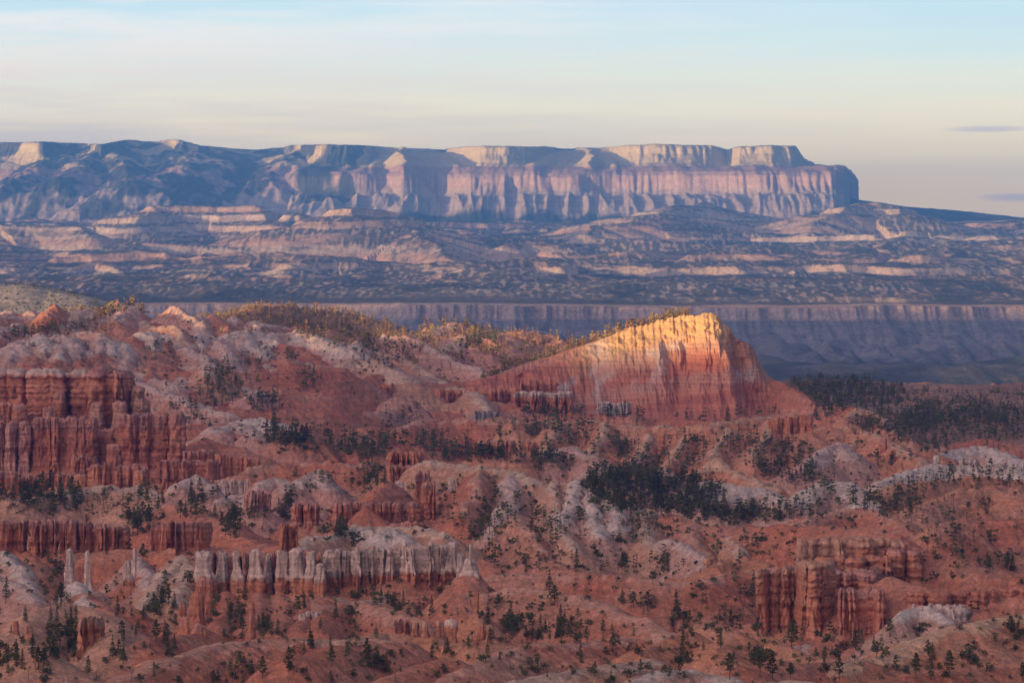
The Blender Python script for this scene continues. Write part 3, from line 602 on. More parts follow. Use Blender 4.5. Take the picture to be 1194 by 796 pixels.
def build_near():
    T = fan_cols(0.142, 0.00026 / Q, 0.30, 60)
    Dr = fan_rows(900, 4600, 0.00078 / Q)
    X = Dr[:, None] * T[None, :]; Y = np.repeat(Dr[:, None], len(T), 1)
    wx = 3.5 * fbm(X / 60, Y / 60, 1, 2) + 1.6 * fbm(X / 17, Y / 17, 5, 2)
    wy = 3.5 * fbm(X / 60, Y / 60, 11, 2) + 1.6 * fbm(X / 17, Y / 17, 15, 2)
    fl = np.interp(Dr, FLOOR_D, FLOOR_Z).astype(np.float32)[:, None] + 3.5 * fbm(X / 130, Y / 130, 21, 3)
    fl = fl - 14 * sstep(1250, 1450, Y) * sstep(3300, 2800, Y)
    fl = fl + 5.0 * (np.abs(pn(X / 55, Y / 70, 23)) * 2 - .4)
    H = fl.copy()
    Cc = np.empty(X.shape + (3,), np.float32)
    hue = fbm(X / 160, Y / 160, 31, 3)
    Cc[:] = RED * .75 + TAN * .25
    Cc = mixc_(Cc, TAN, sstep(-.1, .4, hue) * .8)
    relief = np.zeros_like(H); rel2 = np.zeros_like(H)      # height above the hollow floor, and above whatever lies beneath
    for k, (c, sl, r, pts, cap, rib) in enumerate(RID):
        if sl > .2: sl = sl * (1.5 if pts[0][1] > 1420 else 1.75)
        pa = np.array(pts, np.float32)
        zmax = pa[:, 2].max()
        fmin = -158
        rad = (zmax - fmin) / sl + 12
        if sl < .2: rad = 620
        y0, y1 = pa[:, 1].min() - rad, pa[:, 1].max() + rad
        i0, i1 = np.searchsorted(Dr, [y0, y1])
        if i1 <= i0 + 1: continue
        ys = (max(y0, 900), min(y1, 4600))
        ts = [(x + sg * rad) / y for x in (pa[:, 0].min(), pa[:, 0].max()) for sg in (-1, 1) for y in ys]
        j0, j1 = np.searchsorted(T, [min(ts), max(ts)])
        if j1 <= j0 + 1: continue
        S = (slice(i0, i1), slice(j0, j1))
        x = X[S] + wx[S]; y = Y[S] + wy[S]
        bd = np.full(x.shape, 1e9, np.float32); bz = np.zeros_like(bd); bs = np.zeros_like(bd)
        s0 = k * 37.7
        for a, b in zip(pa[:-1], pa[1:]):
            dx, dy = b[0] - a[0], b[1] - a[1]
            L2 = dx * dx + dy * dy + 1e-6; L = math.sqrt(L2)
            t = np.clip(((x - a[0]) * dx + (y - a[1]) * dy) / L2, 0, 1)
            d = np.hypot(x - a[0] - t * dx, y - a[1] - t * dy)
            z = a[2] + (b[2] - a[2]) * t
            # compare by the height each piece would give
            m = (z - sl * d) > (bz - sl * bd)
            bd = np.where(m, d, bd); bz = np.where(m, z, bz); bs = np.where(m, s0 + t * L, bs)
            s0 += L
        n1 = np.abs(pn(bs / 17.0, bd / 75.0, 41 + k % 7)) * 2
        n2 = np.abs(pn(bs / 6.5, bd / 30.0, 61 + k % 5)) * 2
        n0 = np.abs(pn(bs / 40.0 + .3 * bd / 40, bd / 140.0, 31 + k % 9)) * 2
        prof = np.sqrt(bd * bd + r * r) - r
        ramp = np.clip(bd / 22.0, 0, 1)
        h = bz + 1.2 * pn(bs / 14, bs * 0 + k, 71) - sl * prof * (1.0 - rib * ramp * (.42 * (n1 - .38) + .45 * (n0 - .42)))
        h = h + rib * ramp * (3.2 * (n2 - .45))
        if sl < .2: h = h - .5 * np.maximum(0, x - pa[-2, 0])      # the long hillside ends at the ravine
        Hs = H[S]
        m = h > Hs
        rc, cc = RC[c], CAPC[c]
        dep = bz - h + 1.6 * pn(x / 9, y / 9, 81) + 2.2 * pn(bs / 5, bd / 40, 83)
        colr = np.broadcast_to(rc, h.shape + (3,)).copy()
        # bedding: duller and brighter beds by height
        bed = pn(h / 7.0 + .02 * x, x / 400, 91) + .6 * pn(h / 2.3, x / 200, 93)
        colr = colr * (1 + .22 * bed)[..., None]
        hz = sstep(-.25, .45, pn(x / 40, h / 10, 95) + .3 * hue[S])
        colr = mixc_(colr, TAN, hz * (.45 if c in 'rop' else .2))
        cap = cap * .7 if pa[:, 1].min() > 1420 else cap * 2.2
        if cap > 0:
            dep = dep + 3.0 * (n1 - .5) * (cap > 3)
            f = (1 - sstep(cap * .62, cap * .95 + .4, dep)) * (.82 + .18 * np.tanh(3 * pn(h / 1.7, x / 150, 97)))
            colr = mixc_(colr, cc, f)
        H[S] = np.where(m, h, Hs)
        Cc[S] = np.where(m[..., None], colr, Cc[S])
        relief[S] = np.where(m, h - fl[S], relief[S])
        rel2[S] = np.where(m, (0 if sl < .2 else h - Hs), rel2[S])
    # rills and small swells everywhere
    b1 = np.abs(fbm(X / 34, Y / 34, 101, 3)) * 2
    b2 = np.abs(fbm(X / 9, Y / 9, 111, 3)) * 2
    na = np.interp(Y, [1100, 1450, 1900], [.30, .5, 1])
    H += na * (2.2 * (b1 - .5) + 1.3 * (b2 - .5)) + .16 * fbm(X / 2.2, Y / 2.2, 121, 2)
    # steepness and hollows
    gz = np.gradient(H, axis=0) / np.gradient(Y, axis=0)
    crease = sstep(.25, .05, b1) * .5 + sstep(.2, .04, b2) * .35
    Cc = mixc_(Cc, DUFF * 1.3, crease * sstep(-.2, .2, fbm(X / 5, Y / 7, 133, 2)) * .5)     # brush and litter tone, also painting shade into the rills
    # wash of lighter grit in places, duff where trees gather
    gr = sstep(.12, .5, fbm(X / 70, Y / 50, 131, 4))
    Cc = mixc_(Cc, [.52, .35, .27], gr * .3)
    low = sstep(13, 1, relief)
    Cc = mixc_(Cc, DUFF * 1.5, low * .65)
    spot = sstep(.18, .32, fbm(X / 3.2, Y / 4.2, 141, 3)) * sstep(-.2, .25, fbm(X / 60, Y / 60, 151, 2))
    Cc = mixc_(Cc, DUFF, spot * .35)
    def blur(A, n, m):
        K = np.pad(A, ((n, n), (m, m)), 'edge').astype(np.float64)
        K = np.cumsum(np.pad(K, ((1, 0), (1, 0))), 0); K = np.cumsum(K, 1)
        a, b = 2 * n + 1, 2 * m + 1
        return ((K[a:, b:] - K[:-a, b:] - K[a:, :-b] + K[:-a, :-b]) / (a * b)).astype(np.float32)
    k = max(4, int(11 * Q))
    conc = H - blur(H, k, 2 * k)          # below zero in gullies and hollows
    return T, Dr, X, Y, H, Cc, np.stack([rel2, conc], -1)
# ------------------------------------------------------------------ far land (4.6 - 30 km)
SX, SY = -0.743, -0.669            # level direction towards the sun

def outer(x, y):
    """land beside and behind the camera: canyon on the right, wooded rim rising on the left and behind"""
    q = x * SX + y * SY
    c = x * 0.669 - y * 0.743
    crest = np.interp(c, [-6500, -5000, -4400, -3600, -2950, -2780, -2670, -2160, -690, 2500, 4000], CREST_H)
    f = np.interp(q, [-700, -300, -60, -4, 6, 60, 400, 1500, 1700, 4000, 9000], [-1, -.75, -.28, -.016, -.014, .01, .30, .97, 1, 1.0, .9])
    z = np.where(f < 0, f * 132, f * crest)
    r = np.hypot(x, y)
    z = z + sstep(80, 700, r) * (6 * fbm(x / 300, y / 300, 201, 3) + 2.0 * fbm(x / 60, y / 60, 203, 2))
    # made-up mesa out of view on the left, added to shade the valley
    mesa = sstep(-2900, -2300, q) * sstep(-900, -1500, q) * sstep(-4600, -5000, c) * sstep(-9500, -8300, c)
    far = sstep(3800, 5200, y)
    base = np.interp(y, FAR_D, FAR_Z)
    return z * (1 - far) + base * far + mesa * (np.interp(c, [-9000, -7200, -6167, -5431, -4900], [62, 94, 127, 177, 186]) - (z * (1 - far) + base * far))

CREST_H = [-40, 150, 207, 168, 154, 152, 168, 166, 160, 150, 130]  # rim crest heights shaped to set where its shadow ends
FAR_D = [4000, 4600, 5200, 6500, 7600, 8150, 8300, 9300, 11000, 13000, 15500, 18000, 20000, 21500, 24000, 30000, 60000]
FAR_Z = [-126, -150, -186, -212, -205, -190, -86, -84, -40, 12, 82, 160, 220, 236, 225, 130, 100]

# edge of the high plateau: for each column, how far it stands (white upper cliff) and its strength there (1 = cliff, 0 = wooded slope)
#        col    dist  cliff
WR = [(-350, 23400, .2), (-120, 23200, .3), (-20, 22900, .3), (20, 22300, .6), (50, 21900, .8), (75, 22500, .3), (100, 22400, .5), (118, 21700, .95), (140, 22300, .5), (165, 23300, .0), (185, 23300, .0),
      (205, 22600, .4), (232, 22300, .5), (262, 23000, .1), (300, 23600, .0), (330, 23300, .2), (352, 22000, .9), (380, 21500, 1), (405, 21500, 1), (430, 21900, .9), (445, 22900, .1), (456, 22900, .1),
      (471, 22300, .3), (486, 22800, .1), (500, 23000, .2), (518, 23200, .1), (538, 22200, .9), (560, 21500, 1), (590, 21400, 1), (612, 21500, 1), (630, 22200, .6), (650, 23200, .1), (668, 23200, .1), (684, 22700, .2),
      (698, 23000, .1), (708, 22900, .1), (722, 22000, .9), (745, 21500, 1), (790, 21400, 1), (830, 21500, 1), (848, 21900, 1), (862, 21450, 1), (900, 21250, 1), (922, 21350, 1), (934, 21700, 1), (945, 22500, 1), (958, 24000, 1), (970, 27500, 1), (1400, 29500, 1)]
# pink lower cliff
PR = [(-350, 22000, .2), (-100, 22000, .3), (40, 21500, .5), (110, 21200, .5), (180, 21400, .3), (225, 21000, .8), (260, 21200, .9), (300, 21600, .6), (325, 21000, .9), (345, 20700, 1), (395, 20650, 1), (450, 20750, 1),
      (470, 20600, 1), (510, 20850, 1), (550, 20600, 1), (620, 20550, 1), (690, 20650, 1), (760, 20600, 1), (850, 20500, 1), (900, 20450, 1), (950, 20400, 1), (975, 20400, 1), (986, 20650, 1), (992, 21600, 1), (1000, 24000, 1), (1010, 28000, 1), (1400, 30000, 1)]
TOPV = [(-350, 172), (0, 165), (60, 164), (118, 167), (150, 161.5), (210, 161.5), (235, 169), (270, 171), (380, 167), (440, 169), (470, 172), (520, 172), (560, 169), (700, 171), (760, 166.5), (830, 168.5), (848, 174), (862, 170), (900, 168), (928, 169), (938, 184), (950, 190), (970, 200), (1400, 200)]

FR = []
def fridge(c, sl, r, pts, cap=0.0, step=0.0):
    FR.append((c, sl, r, [P(*p) for p in pts], cap, step))
# grey speckled hill, near cliffs of the far valley, and the odd forms on the benches
fridge('g', .34, 30, [(-120, 350, 5200), (0, 332, 5250), (22, 331, 5250), (50, 335, 5250), (80, 343, 5200), (112, 362, 5100), (135, 374, 5050)])
fridge('v', .75, 10, [(1024, 462, 5300), (1034, 447, 5350), (1054, 449, 5350), (1066, 460, 5300)], 60)
fridge('v', .75, 10, [(1066, 463, 5300), (1085, 450, 5350), (1095, 446.5, 5350), (1114, 448, 5350), (1128, 458, 5300), (1150, 462, 5300)], 60)
fridge('v', .75, 10, [(1146, 461, 5300), (1164, 451, 5350), (1194, 453, 5350), (1300, 450, 5350)], 60)
fridge('v', .5, 16, [(1060, 466, 5230), (1120, 461, 5250), (1194, 462, 5250), (1300, 462, 5250)], 60)
for (pts, c, sl) in [
    ([(555, 322, 10800), (572, 308, 11100), (600, 300, 11300), (628, 301, 11300), (650, 308, 11200), (675, 319, 11000), (712, 337, 10600)], 'b', .30),
    ([(400, 246, 13800), (412, 240, 14200), (440, 246, 14300), (456, 247, 14300), (470, 262, 13800), (492, 275, 13400), (530, 300, 12600)], 'b', .28),
    ([(330, 330, 10900), (345, 305, 11300), (365, 298, 11500), (392, 300, 11500), (400, 318, 11200)], 'b', .30),
    ([(155, 262, 15500), (180, 240, 16000), (250, 238, 16100), (300, 241, 16000), (315, 258, 15600)], 'b', .36),
    ([(318, 262, 15300), (345, 248, 15700), (358, 262, 15300)], 'b', .36),
    ([(-60, 262, 14600), (0, 260, 14700), (60, 262, 14700), (92, 262, 14700), (98, 275, 14300)], 'b', .38),
    ([(125, 288, 13300), (160, 282, 13500), (240, 286, 13500), (305, 290, 13400)], 'b', .38),
    ([(590, 286, 13300), (620, 281, 13500), (655, 284, 13400), (668, 294, 13100)], 'b', .36),
    ([(680, 273, 14400), (694, 263, 14800), (708, 272, 14500)], 'w', .42),
    ([(720, 262, 15400), (760, 252, 15700), (790, 240, 17500), (820, 236, 18500)], 'b', .22),
    ([(940, 262, 15600), (975, 245, 16000), (1005, 236, 16600), (1030, 236, 16600), (1055, 248, 16000)], 'b', .28),
    ([(1038, 290, 13300), (1062, 268, 14300), (1090, 274, 14200)], 'b', .30),
    ([(925, 296, 12900), (940, 290, 13100), (990, 294, 13000)], 'b', .40),
    ([(965, 345, 10300), (980, 333, 10600), (1010, 333, 10600), (1030, 346, 10200)], 'b', .36),
    ([(1085, 340, 10600), (1105, 326, 10900), (1150, 328, 10900), (1175, 342, 10500)], 'b', .32),
    ([(1080, 300, 12700), (1130, 285, 13200), (1194, 280, 13300), (1300, 276, 13300)], 'b', .22),
    ([(780, 300, 12600), (820, 292, 12900), (880, 294, 12900), (930, 306, 12500)], 'b', .26),
    ([(200, 330, 11000), (240, 318, 11300), (290, 312, 11500), (330, 322, 11200)], 'b', .26),
    ([(60, 318, 11400), (110, 306, 11800), (150, 316, 11400)], 'b', .26)]:
    fridge(c, sl, 40, pts, 0, 1)
# spurs running down from the plateau
for (pts, sl) in [([(60, 172, 22800), (45, 196, 21200), (10, 215, 20300)], .42), ([(118, 168, 22300), (100, 190, 21300), (60, 213, 20300)], .42), ([(120, 170, 22200), (150, 196, 21000), (160, 212, 20300)], .45),
                  ([(232, 172, 22500), (215, 192, 21300), (190, 205, 20500), (150, 213, 20000)], .42), ([(352, 172, 22300), (330, 192, 21300), (310, 208, 20800)], .45)]:
    fridge('s', sl, 40, pts, 0, 0)

for (pts, sl) in [([(470, 171, 22600), (470, 173, 21700), (469, 180, 21150), (467, 192, 20800)], .6), ([(685, 174, 22600), (685, 176.5, 21700), (686, 185, 21250), (686, 194, 20950)], .60)]:
    fridge('p', sl * 1.5, 8, pts, 0, 0)

def ifun(tab, u, k=1):
    return np.interp(u, [a[0] for a in tab], [a[k] for a in tab]).astype(np.float32)

FARROCK = {'pale': np.array([.54, .43, .34], np.float32), 'warm': np.array([.54, .36, .26], np.float32), 'white': np.array([.72, .64, .54], np.float32),
           'pink': np.array([.58, .38, .32], np.float32), 'grey': np.array([.33, .31, .27], np.float32)}
FFOR = np.array([.045, .055, .045], np.float32)

def build_far(T, Hedge, Cedge):
    # rows: closer together where the ground is seen steeply
    segs = [(4600, 8050, 13), (8050, 8420, 5), (8420, 16200, 12), (16200, 20200, 14), (20200, 21100, 7), (21100, 23600, 9), (23600, 29500, 60)]
    Dr = np.concatenate([np.arange(a, b, s / Q) for a, b, s in segs]).astype(np.float32)
    X = Dr[:, None] * T[None, :]; Y = np.repeat(Dr[:, None], len(T), 1)
    U = UC + T[None, :] * F + np.zeros_like(X)
    base = np.interp(Dr, FAR_D, FAR_Z).astype(np.float32)[:, None]
    # ragged front of the pink cliffs
    n1 = fbm(X / 900, Y / 900, 301, 3); n2 = np.abs(pn(X / 52, Y / 500, 303)) * 2; n3 = np.abs(pn(X / 17, Y / 200, 305)) * 2
    q = Y - (8260 + 110 * n1 + 60 * (.5 - np.abs(pn(X / 340, Y / 900, 304)) * 2) + 24 * (n2 - .5) + 10 * (n3 - .5) + np.interp(U, [-400, 380, 470, 600, 720, 800, 1000, 1300], [500, 300, 0, -60, 150, 0, -60, 60]))
    z0 = np.interp(q, [-4000, -2600, -1200, -500, -210, -34, 0, 60, 1000], [0, -212 + 150, -206, -186, -150, -112, -86, -84, -82]).astype(np.float32)
    lowm = sstep(8900, 8500, Y) * sstep(-2500, -1500, q)
    # gullied foot
    foot = sstep(-1500, -700, q) * sstep(-26, -80, q)
    z0 = z0 + foot * 40 * (np.abs(fbm(X / 170, Y / 420, 307, 3)) * 2 - .4) * sstep(-20, -300, q)
    z0 = z0 + 8 * fbm(X / 420, Y / 900, 309, 3) * sstep(-60, 0, q)
    z = base * (1 - lowm) + z0 * lowm
    # valley floor swells
    vf = sstep(4700, 5400, Y) * sstep(7900, 7200, Y)
    z = z + vf * (14 * np.abs(fbm(X / 420, Y / 420, 311, 4)) * 2 - 6)
    # benches and badlands
    bm = sstep(8500, 9600, Y) * sstep(20600, 19000, Y)
    wxx = 260 * fbm(X / 1300, Y / 1300, 327, 2)
    r1 = 1 - 2.1 * np.abs(pn((X + wxx) / 1500, (Y + wxx) / 1900, 321)); r2 = 1 - 2.1 * np.abs(pn((X + wxx * .6) / 620, (Y - wxx) / 800, 323))
    r3 = 1 - 2.1 * np.abs(pn(X / 190, (Y + X * .3) / 620, 325)); r4 = 1 - 2.1 * np.abs(pn(X / 95, Y / 150, 326))
    hills = 52 * (r1 - .45) + 34 * (r2 - .45) * (.5 + .5 * r1) + 12 * (r3 - .45) * (.4 + .6 * r2) + 3 * (r4 - .45)
    hills = hills * np.interp(Y, [8500, 12000, 17000, 20600], [.5, 1, 1, .6])
    z = z + bm * hills
    C = np.empty(X.shape + (3,), np.float32)
    hid = np.zeros(X.shape, np.int8)
    wx = 60 * fbm(X / 420, Y / 420, 331, 3); wy = 60 * fbm(X / 420, Y / 420, 335, 3)
    stepm = bm.copy()
    for k, (c, sl, r, pts, cap, stp) in enumerate(FR):
        pa = np.array(pts, np.float32); rad = 500 if c in 'gv' else 900
        i0, i1 = np.searchsorted(Dr, [pa[:, 1].min() - rad, pa[:, 1].max() + rad])
        j0, j1 = np.searchsorted(T, [(pa[:, 0].min() - rad) / pa[:, 1].min(), (pa[:, 0].max() + rad) / pa[:, 1].min()])
        if i1 <= i0 + 1 or j1 <= j0 + 1: continue
        S = (slice(i0, i1), slice(j0, j1))
        w = .35 if c in 'gv' else 1
        x = X[S] + wx[S] * w; y = Y[S] + wy[S] * w
        best = np.full(x.shape, -1e9, np.float32); bs = np.zeros_like(best); bd = np.zeros_like(best); s0 = k * 317.
        for a, b in zip(pa[:-1], pa[1:]):
            dx, dy = b[0] - a[0], b[1] - a[1]; L2 = dx * dx + dy * dy + 1e-6
            t = np.clip(((x - a[0]) * dx + (y - a[1]) * dy) / L2, 0, 1)
            d = np.hypot(x - a[0] - t * dx, y - a[1] - t * dy)
            h = a[2] + (b[2] - a[2]) * t - sl * (np.sqrt(d * d + r * r) - r)
            m = h > best
            best = np.where(m, h, best); bd = np.where(m, d, bd); bs = np.where(m, s0 + t * math.sqrt(L2), bs)
            s0 += math.sqrt(L2)
        lam = 60 if c in 'gv' else 80 if c in 'sp' else 190
        best = best - np.clip(bd / 200, 0, 1) * lam * .18 * (1 - np.abs(pn(bs / lam, bd / lam / 4, 341)) * 2.2)
        m = best > z[S]
        z[S] = np.where(m, best, z[S])
        code = {'g': 1, 'v': 2, 'b': 0, 'w': 3, 's': 4, 'p': 5}[c]
        hid[S] = np.where(m, code, hid[S])
    z = z + (hid == 4) * 16 * (.4 - np.abs(fbm(X / 110, Y / 420, 345, 3)) * 2)
    # bedding benches: gentle treads, steep pale risers
    wz = 30 * fbm(X / 1600, Y / 1600, 351, 3) + 10 * fbm(X / 300, Y / 300, 353, 3)
    TH = 40.0
    zz = (z + wz) / TH; k = np.floor(zz); fr = zz - k
    rise = sstep(.60, .82, fr)
    zt = TH * (k + .42 * fr * (1 - rise) + rise * (.42 + .58 * 1) * 1.0 * np.clip(fr / .82, 0, 1)) - wz
    zt = TH * (k + np.where(fr < .60, .30 * fr / .60, np.where(fr < .82, .30 + .62 * (fr - .60) / .22, .92 + .08 * (fr - .82) / .18))) - wz
    hard = sstep(-.2, .2, pn(k * 1.7, X / 2600, 355))          # some beds stand out, others hardly
    tm = stepm * hard * (hid != 1) * (hid != 2)
    z = z * (1 - tm) + zt * tm
    riser = ((fr > .58) & (fr < .84)) * tm
    # ---- the high plateau
    u = U
    flu = np.abs(pn(X / 95, Y / 700, 361)) * 2; flu2 = np.abs(pn(X / 38, Y / 300, 363)) * 2
    nn = fbm(X / 500, Y / 500, 365, 3)
    pq = Y - (ifun(PR, u) + 150 * nn + (27 * (.5 - flu) + 24 * (.5 - flu2)) * np.clip(.9 + 1.6 * pn(X / 420, Y / 3000, 366), .15, 1.7) + 34 * (.5 - np.abs(pn(X / 240, Y / 900, 368)) * 2))
    pstr = ifun(PR, u, 2)
    wq = Y - (ifun(WR, u) + 60 * nn + 150 * (.5 - np.abs(pn(X / 300, Y / 1500, 376)) * 2) + 40 * (.5 - np.abs(pn(X / 110, Y / 900, 367)) * 2) + 30 * (.5 - flu2))
    wst = ifun(WR, u, 2)
    top = -(ifun(TOPV, u) - VH) / F * np.clip(ifun(WR, u), 0, 23000)
    # foot and pink cliff:  rises from the benches to about 530 m
    pb = np.interp(U, [-300, 200, 330, 1000, 1400], [470, 470, 388, 388, 388]).astype(np.float32)
    prof_c = np.interp(pq, [-1500, -700, -120, -36, 40, 110, 500, 1500], [0, 46, 150, 190, 266, 286, 330, 362]).astype(np.float32)
    prof_c = prof_c + sstep(-40, 30, pq) * (20 * pn(X / 260, Y / 900, 372) + 9 * pn(X / 70, Y / 400, 374))
    prof_s = np.interp(pq, [-1500, 500, 1500], [0, 300, 400]).astype(np.float32)
    z1 = 205 + prof_c * pstr + prof_s * (1 - pstr)
    z1 = np.where(pq > -1500, z1, -500) - sstep(-300, -1500, pq) * 60
    z1 = z1 + sstep(-900, -300, pq) * sstep(-60, -200, pq) * (34 * (1 - np.abs(pn(X / 110, Y / 900, 369)) * 2.5) + 14 * (1 - np.abs(pn(X / 42, Y / 500, 370)) * 2.5)) * pstr
    z1t = z1
    # white cliff and the plateau top
    pc = np.interp(wq, [-360, -230, -70, -10, 24, 120], [0, .16, .56, .86, .95, 1.0]).astype(np.float32)
    ps = np.interp(wq, [-1700, -200, 200], [0, .88, 1.0]).astype(np.float32)
    pw = pc * wst + ps * (1 - wst)
    z2 = np.where(pw > 0, z1t + (top - z1t) * pw, -500)
    side = (u < 1002)
    z1t = np.where(side, z1t, -500); z2 = np.where(side, z2, -500)
    zp = np.maximum(z1t, np.where(pq > 0, z2, -500))
    wood_slope = (1 - wst) * (z2 >= z1t - 1) * sstep(0, .12, pw) 
    z = np.maximum(z, zp)
    plate = (zp >= z - .01) | (hid == 5) | (hid == 4)
    wood_slope = wood_slope * (hid != 5)
    # the long low shoulder running off to the right behind the cliffs' end
    shz = np.interp(U, [940, 985, 1005, 1060, 1120, 1194, 1400], [200, 385, 366, 332, 305, 272, 220]) + 8 * fbm(X / 600, Y / 600, 371, 3)
    shp = shz - np.abs(Y - 21800) * np.where(Y < 21800, .065, .12)
    shm = (U > 940)
    z = np.where(shm, np.maximum(z, shp), z)
    z = z + .8 * fbm(X / 40, Y / 40, 373, 2) * sstep(5000, 9000, Y) * 3
    # seam with the near land, and edges
    e = sstep(4600, 5000, Y)
    z = Hedge[None, :] * (1 - e) + z * e
    oe = sstep(.20, .29, np.abs(T))[None, :]
    z = z * (1 - oe) + outer(X, Y) * oe
    # ---- colours
    gy = np.gradient(z, axis=0) / np.gradient(Y, axis=0)
    gx = np.gradient(z, axis=1) / (np.gradient(X, axis=1) + 1e-6)
    st = np.hypot(gx, gy)
    band = fbm(z / 22 + .3 * n1, X / 5000, 381, 3)
    C[:] = mixc_(np.broadcast_to(FARROCK['pale'], C.shape), FARROCK['warm'], sstep(-.25, .3, band + .6 * fbm(X / 1900, Y / 1900, 383, 2)))
    C = mixc_(C, FARROCK['white'], sstep(.1, .4, pn(z / 30, X / 3000, 385)) * .4)
    vg = mixc_(np.broadcast_to(np.array([.05, .075, .075], np.float32), C.shape), [.14, .145, .14], sstep(.0, .45, fbm(X / 260, Y / 420, 387, 5)) * .8)
    C = mixc_(C, vg, sstep(8150, 7600, Y + 200 * n1) * .9)
    cl = sstep(-420, -60, q) * sstep(60, 0, q) * lowm
    C = mixc_(C, [.35, .28, .26], cl * .85)
    ft = sstep(-1300, -300, q) * sstep(-30, -60, q) * lowm
    C = mixc_(C, [.19, .19, .21], ft * .85)
    # woods: on the treads and gentle ground
    fn = fbm(X / 260, Y / 620, 391, 5)
    fw = sstep(.46, .20, st + .30 * fn) * bm
    fsp = sstep(-.28, .06, fbm(X / 17, Y / 130, 393, 3) + .25 * fn + .10)
    C = mixc_(C, FFOR * 1.5, fw * fsp * .85)
    C = mixc_(C, FFOR, fw * sstep(.05, .35, fn) * .8)
    C = mixc_(C, FFOR * 1.3, bm * sstep(.1, .3, fbm(X / 14, Y / 90, 395, 2)) * .35)
    darkb = sstep(90, 300, q) * sstep(1300, 700, q) * (Y > 8300)
    C = mixc_(C, FFOR * 1.2, darkb * .8)
    # grey hill and near cliffs
    C = np.where((hid == 1)[..., None], mixc_(np.broadcast_to(np.array([.30, .27, .23], np.float32), C.shape), [.36, .33, .28], sstep(-.1, .3, fbm(X / 40, Y / 60, 397, 3))), C)
    C = np.where((hid == 2)[..., None], np.array([.50, .38, .38], np.float32) * (1 + .25 * pn(z / 5, X / 900, 398))[..., None], C)
    # plateau colours by bed
    pk = np.clip(z, 0, 800)
    pc_ = mixc_(np.broadcast_to(np.array([.56, .46, .42], np.float32), C.shape), [.56, .40, .36], sstep(380, 440, pk + 10 * nn))
    pc_ = mixc_(pc_, [.56, .36, .31], sstep(498, 506, pk + 5 * nn) * sstep(540, 528, pk) * .8)
    pc_ = mixc_(pc_, [.74, .62, .38], sstep(532, 548, pk + 6 * nn))
    pc_ = pc_ * (1 + .16 * pn(pk / 9, X / 4000, 399))[..., None]
    wd = np.clip(wood_slope * 1.6, 0, 1) * sstep(505, 540, pk + 20 * nn)
    wd = np.maximum(wd, sstep(30, 70, wq) * (pk > 560) * (hid != 5)) * (1 - .9 * (hid == 5))
    wd = np.maximum(wd, (1 - pstr) * sstep(-.25, .15, fn))
    wd = np.maximum(wd, sstep(-560, -700, pq + 260 * fn))
    wd = np.where(hid == 4, sstep(-.2, .05, fn * .6 + .5 * pn(X / 130, Y / 260, 405) + .3 * pn(X / 45, Y / 90, 407)) * .95, wd)
    sparse = sstep(-.45, .0, fbm(X / 60, Y / 90, 401, 3) + .2)
    snow = wd * sstep(.06, .3, fbm(X / 70, Y / 220, 403, 3)) * (pk > 590) * sstep(.25, .05, wst * .2 + .0)
    pc_ = pc_ * .78
    pcol = mixc_(pc_, FFOR, wd * (.82 + .17 * sparse))
    pcol = mixc_(pcol, [.45, .45, .45], snow * .35)
    C = np.where(plate[..., None], pcol, C)
    shc = (shm & (z <= shp + 6))
    C = np.where(shc[..., None], mixc_(np.broadcast_to(FFOR, C.shape), [.34, .27, .22], sstep(.05, .4, fn) * .5), C)
    C = C * (1 - e)[..., None] + C * e[..., None]
    C = Cedge[None] * (1 - e)[..., None] + C * e[..., None]
    return Dr, X, Y, z.astype(np.float32), C
T, DN, XN, YN, HN, CN, RELN = build_near()
oe = sstep(.20, .29, np.abs(T))[None, :]
HN = HN * (1 - oe) + outer(XN, YN) * oe
DF, XF, YF, HF, CF = build_far(T, HN[-1], CN[-1])
XF[0] = XN[-1]; YF[0] = YN[-1]

def sheet(name, X, Y, H, C, mat, kind='structure'):
    o = grid_mesh(name, np.stack([X, Y, H], -1).reshape(-1, 3), C.reshape(-1, 3), mat, X.shape[0], X.shape[1])
    tag(o, kind=kind)
    return o
sheet('ground', XN, YN, HN, CN, M_NEAR)
iA = int(np.searchsorted(DF, 8600)); iB = int(np.searchsorted(DF, 19800))
sheet('valley_floor', XF[:iA], YF[:iA], HF[:iA], CF[:iA], M_FAR)
sheet('terraced_hills', XF[iA - 1:iB], YF[iA - 1:iB], HF[iA - 1:iB], CF[iA - 1:iB], M_FAR)
sheet('plateau', XF[iB - 1:], YF[iB - 1:], HF[iB - 1:], CF[iB - 1:], M_FAR)

# ground between the lookout and the first slopes, and the wooded rim behind and beside
Ts = T[::12]
Ts = np.unique(np.concatenate([[T[0]], Ts, [T[-1]]]))
Dq = np.concatenate([[1.5, 3, 6, 12], np.linspace(20, 900, 90)]).astype(np.float32)
Xq = Dq[:, None] * Ts[None]; Yq = np.repeat(Dq[:, None], len(Ts), 1)
Hq = outer(Xq, Yq)
ed = sstep(500, 900, Yq); Hq = Hq * (1 - ed) + np.interp(Ts, T, HN[0])[None] * ed
Cq = np.broadcast_to(RED * .6 + DUFF * .4, Xq.shape + (3,)).copy()
Cq = mixc_(Cq, TAN, sstep(-.1, .4, fbm(Xq / 60, Yq / 60, 31, 3)))
sheet('lookout_slope', Xq, Yq, Hq, Cq, M_NEAR)
a0 = math.atan(float(T[-1]))
th = np.linspace(math.pi / 2 - a0, -math.pi * 1.5 + a0, 260).astype(np.float32)
rr = np.concatenate([[1.0, 3, 6, 12, 25, 50], np.linspace(90, 5400, 110), np.linspace(5800, 29500, 30)]).astype(np.float32)
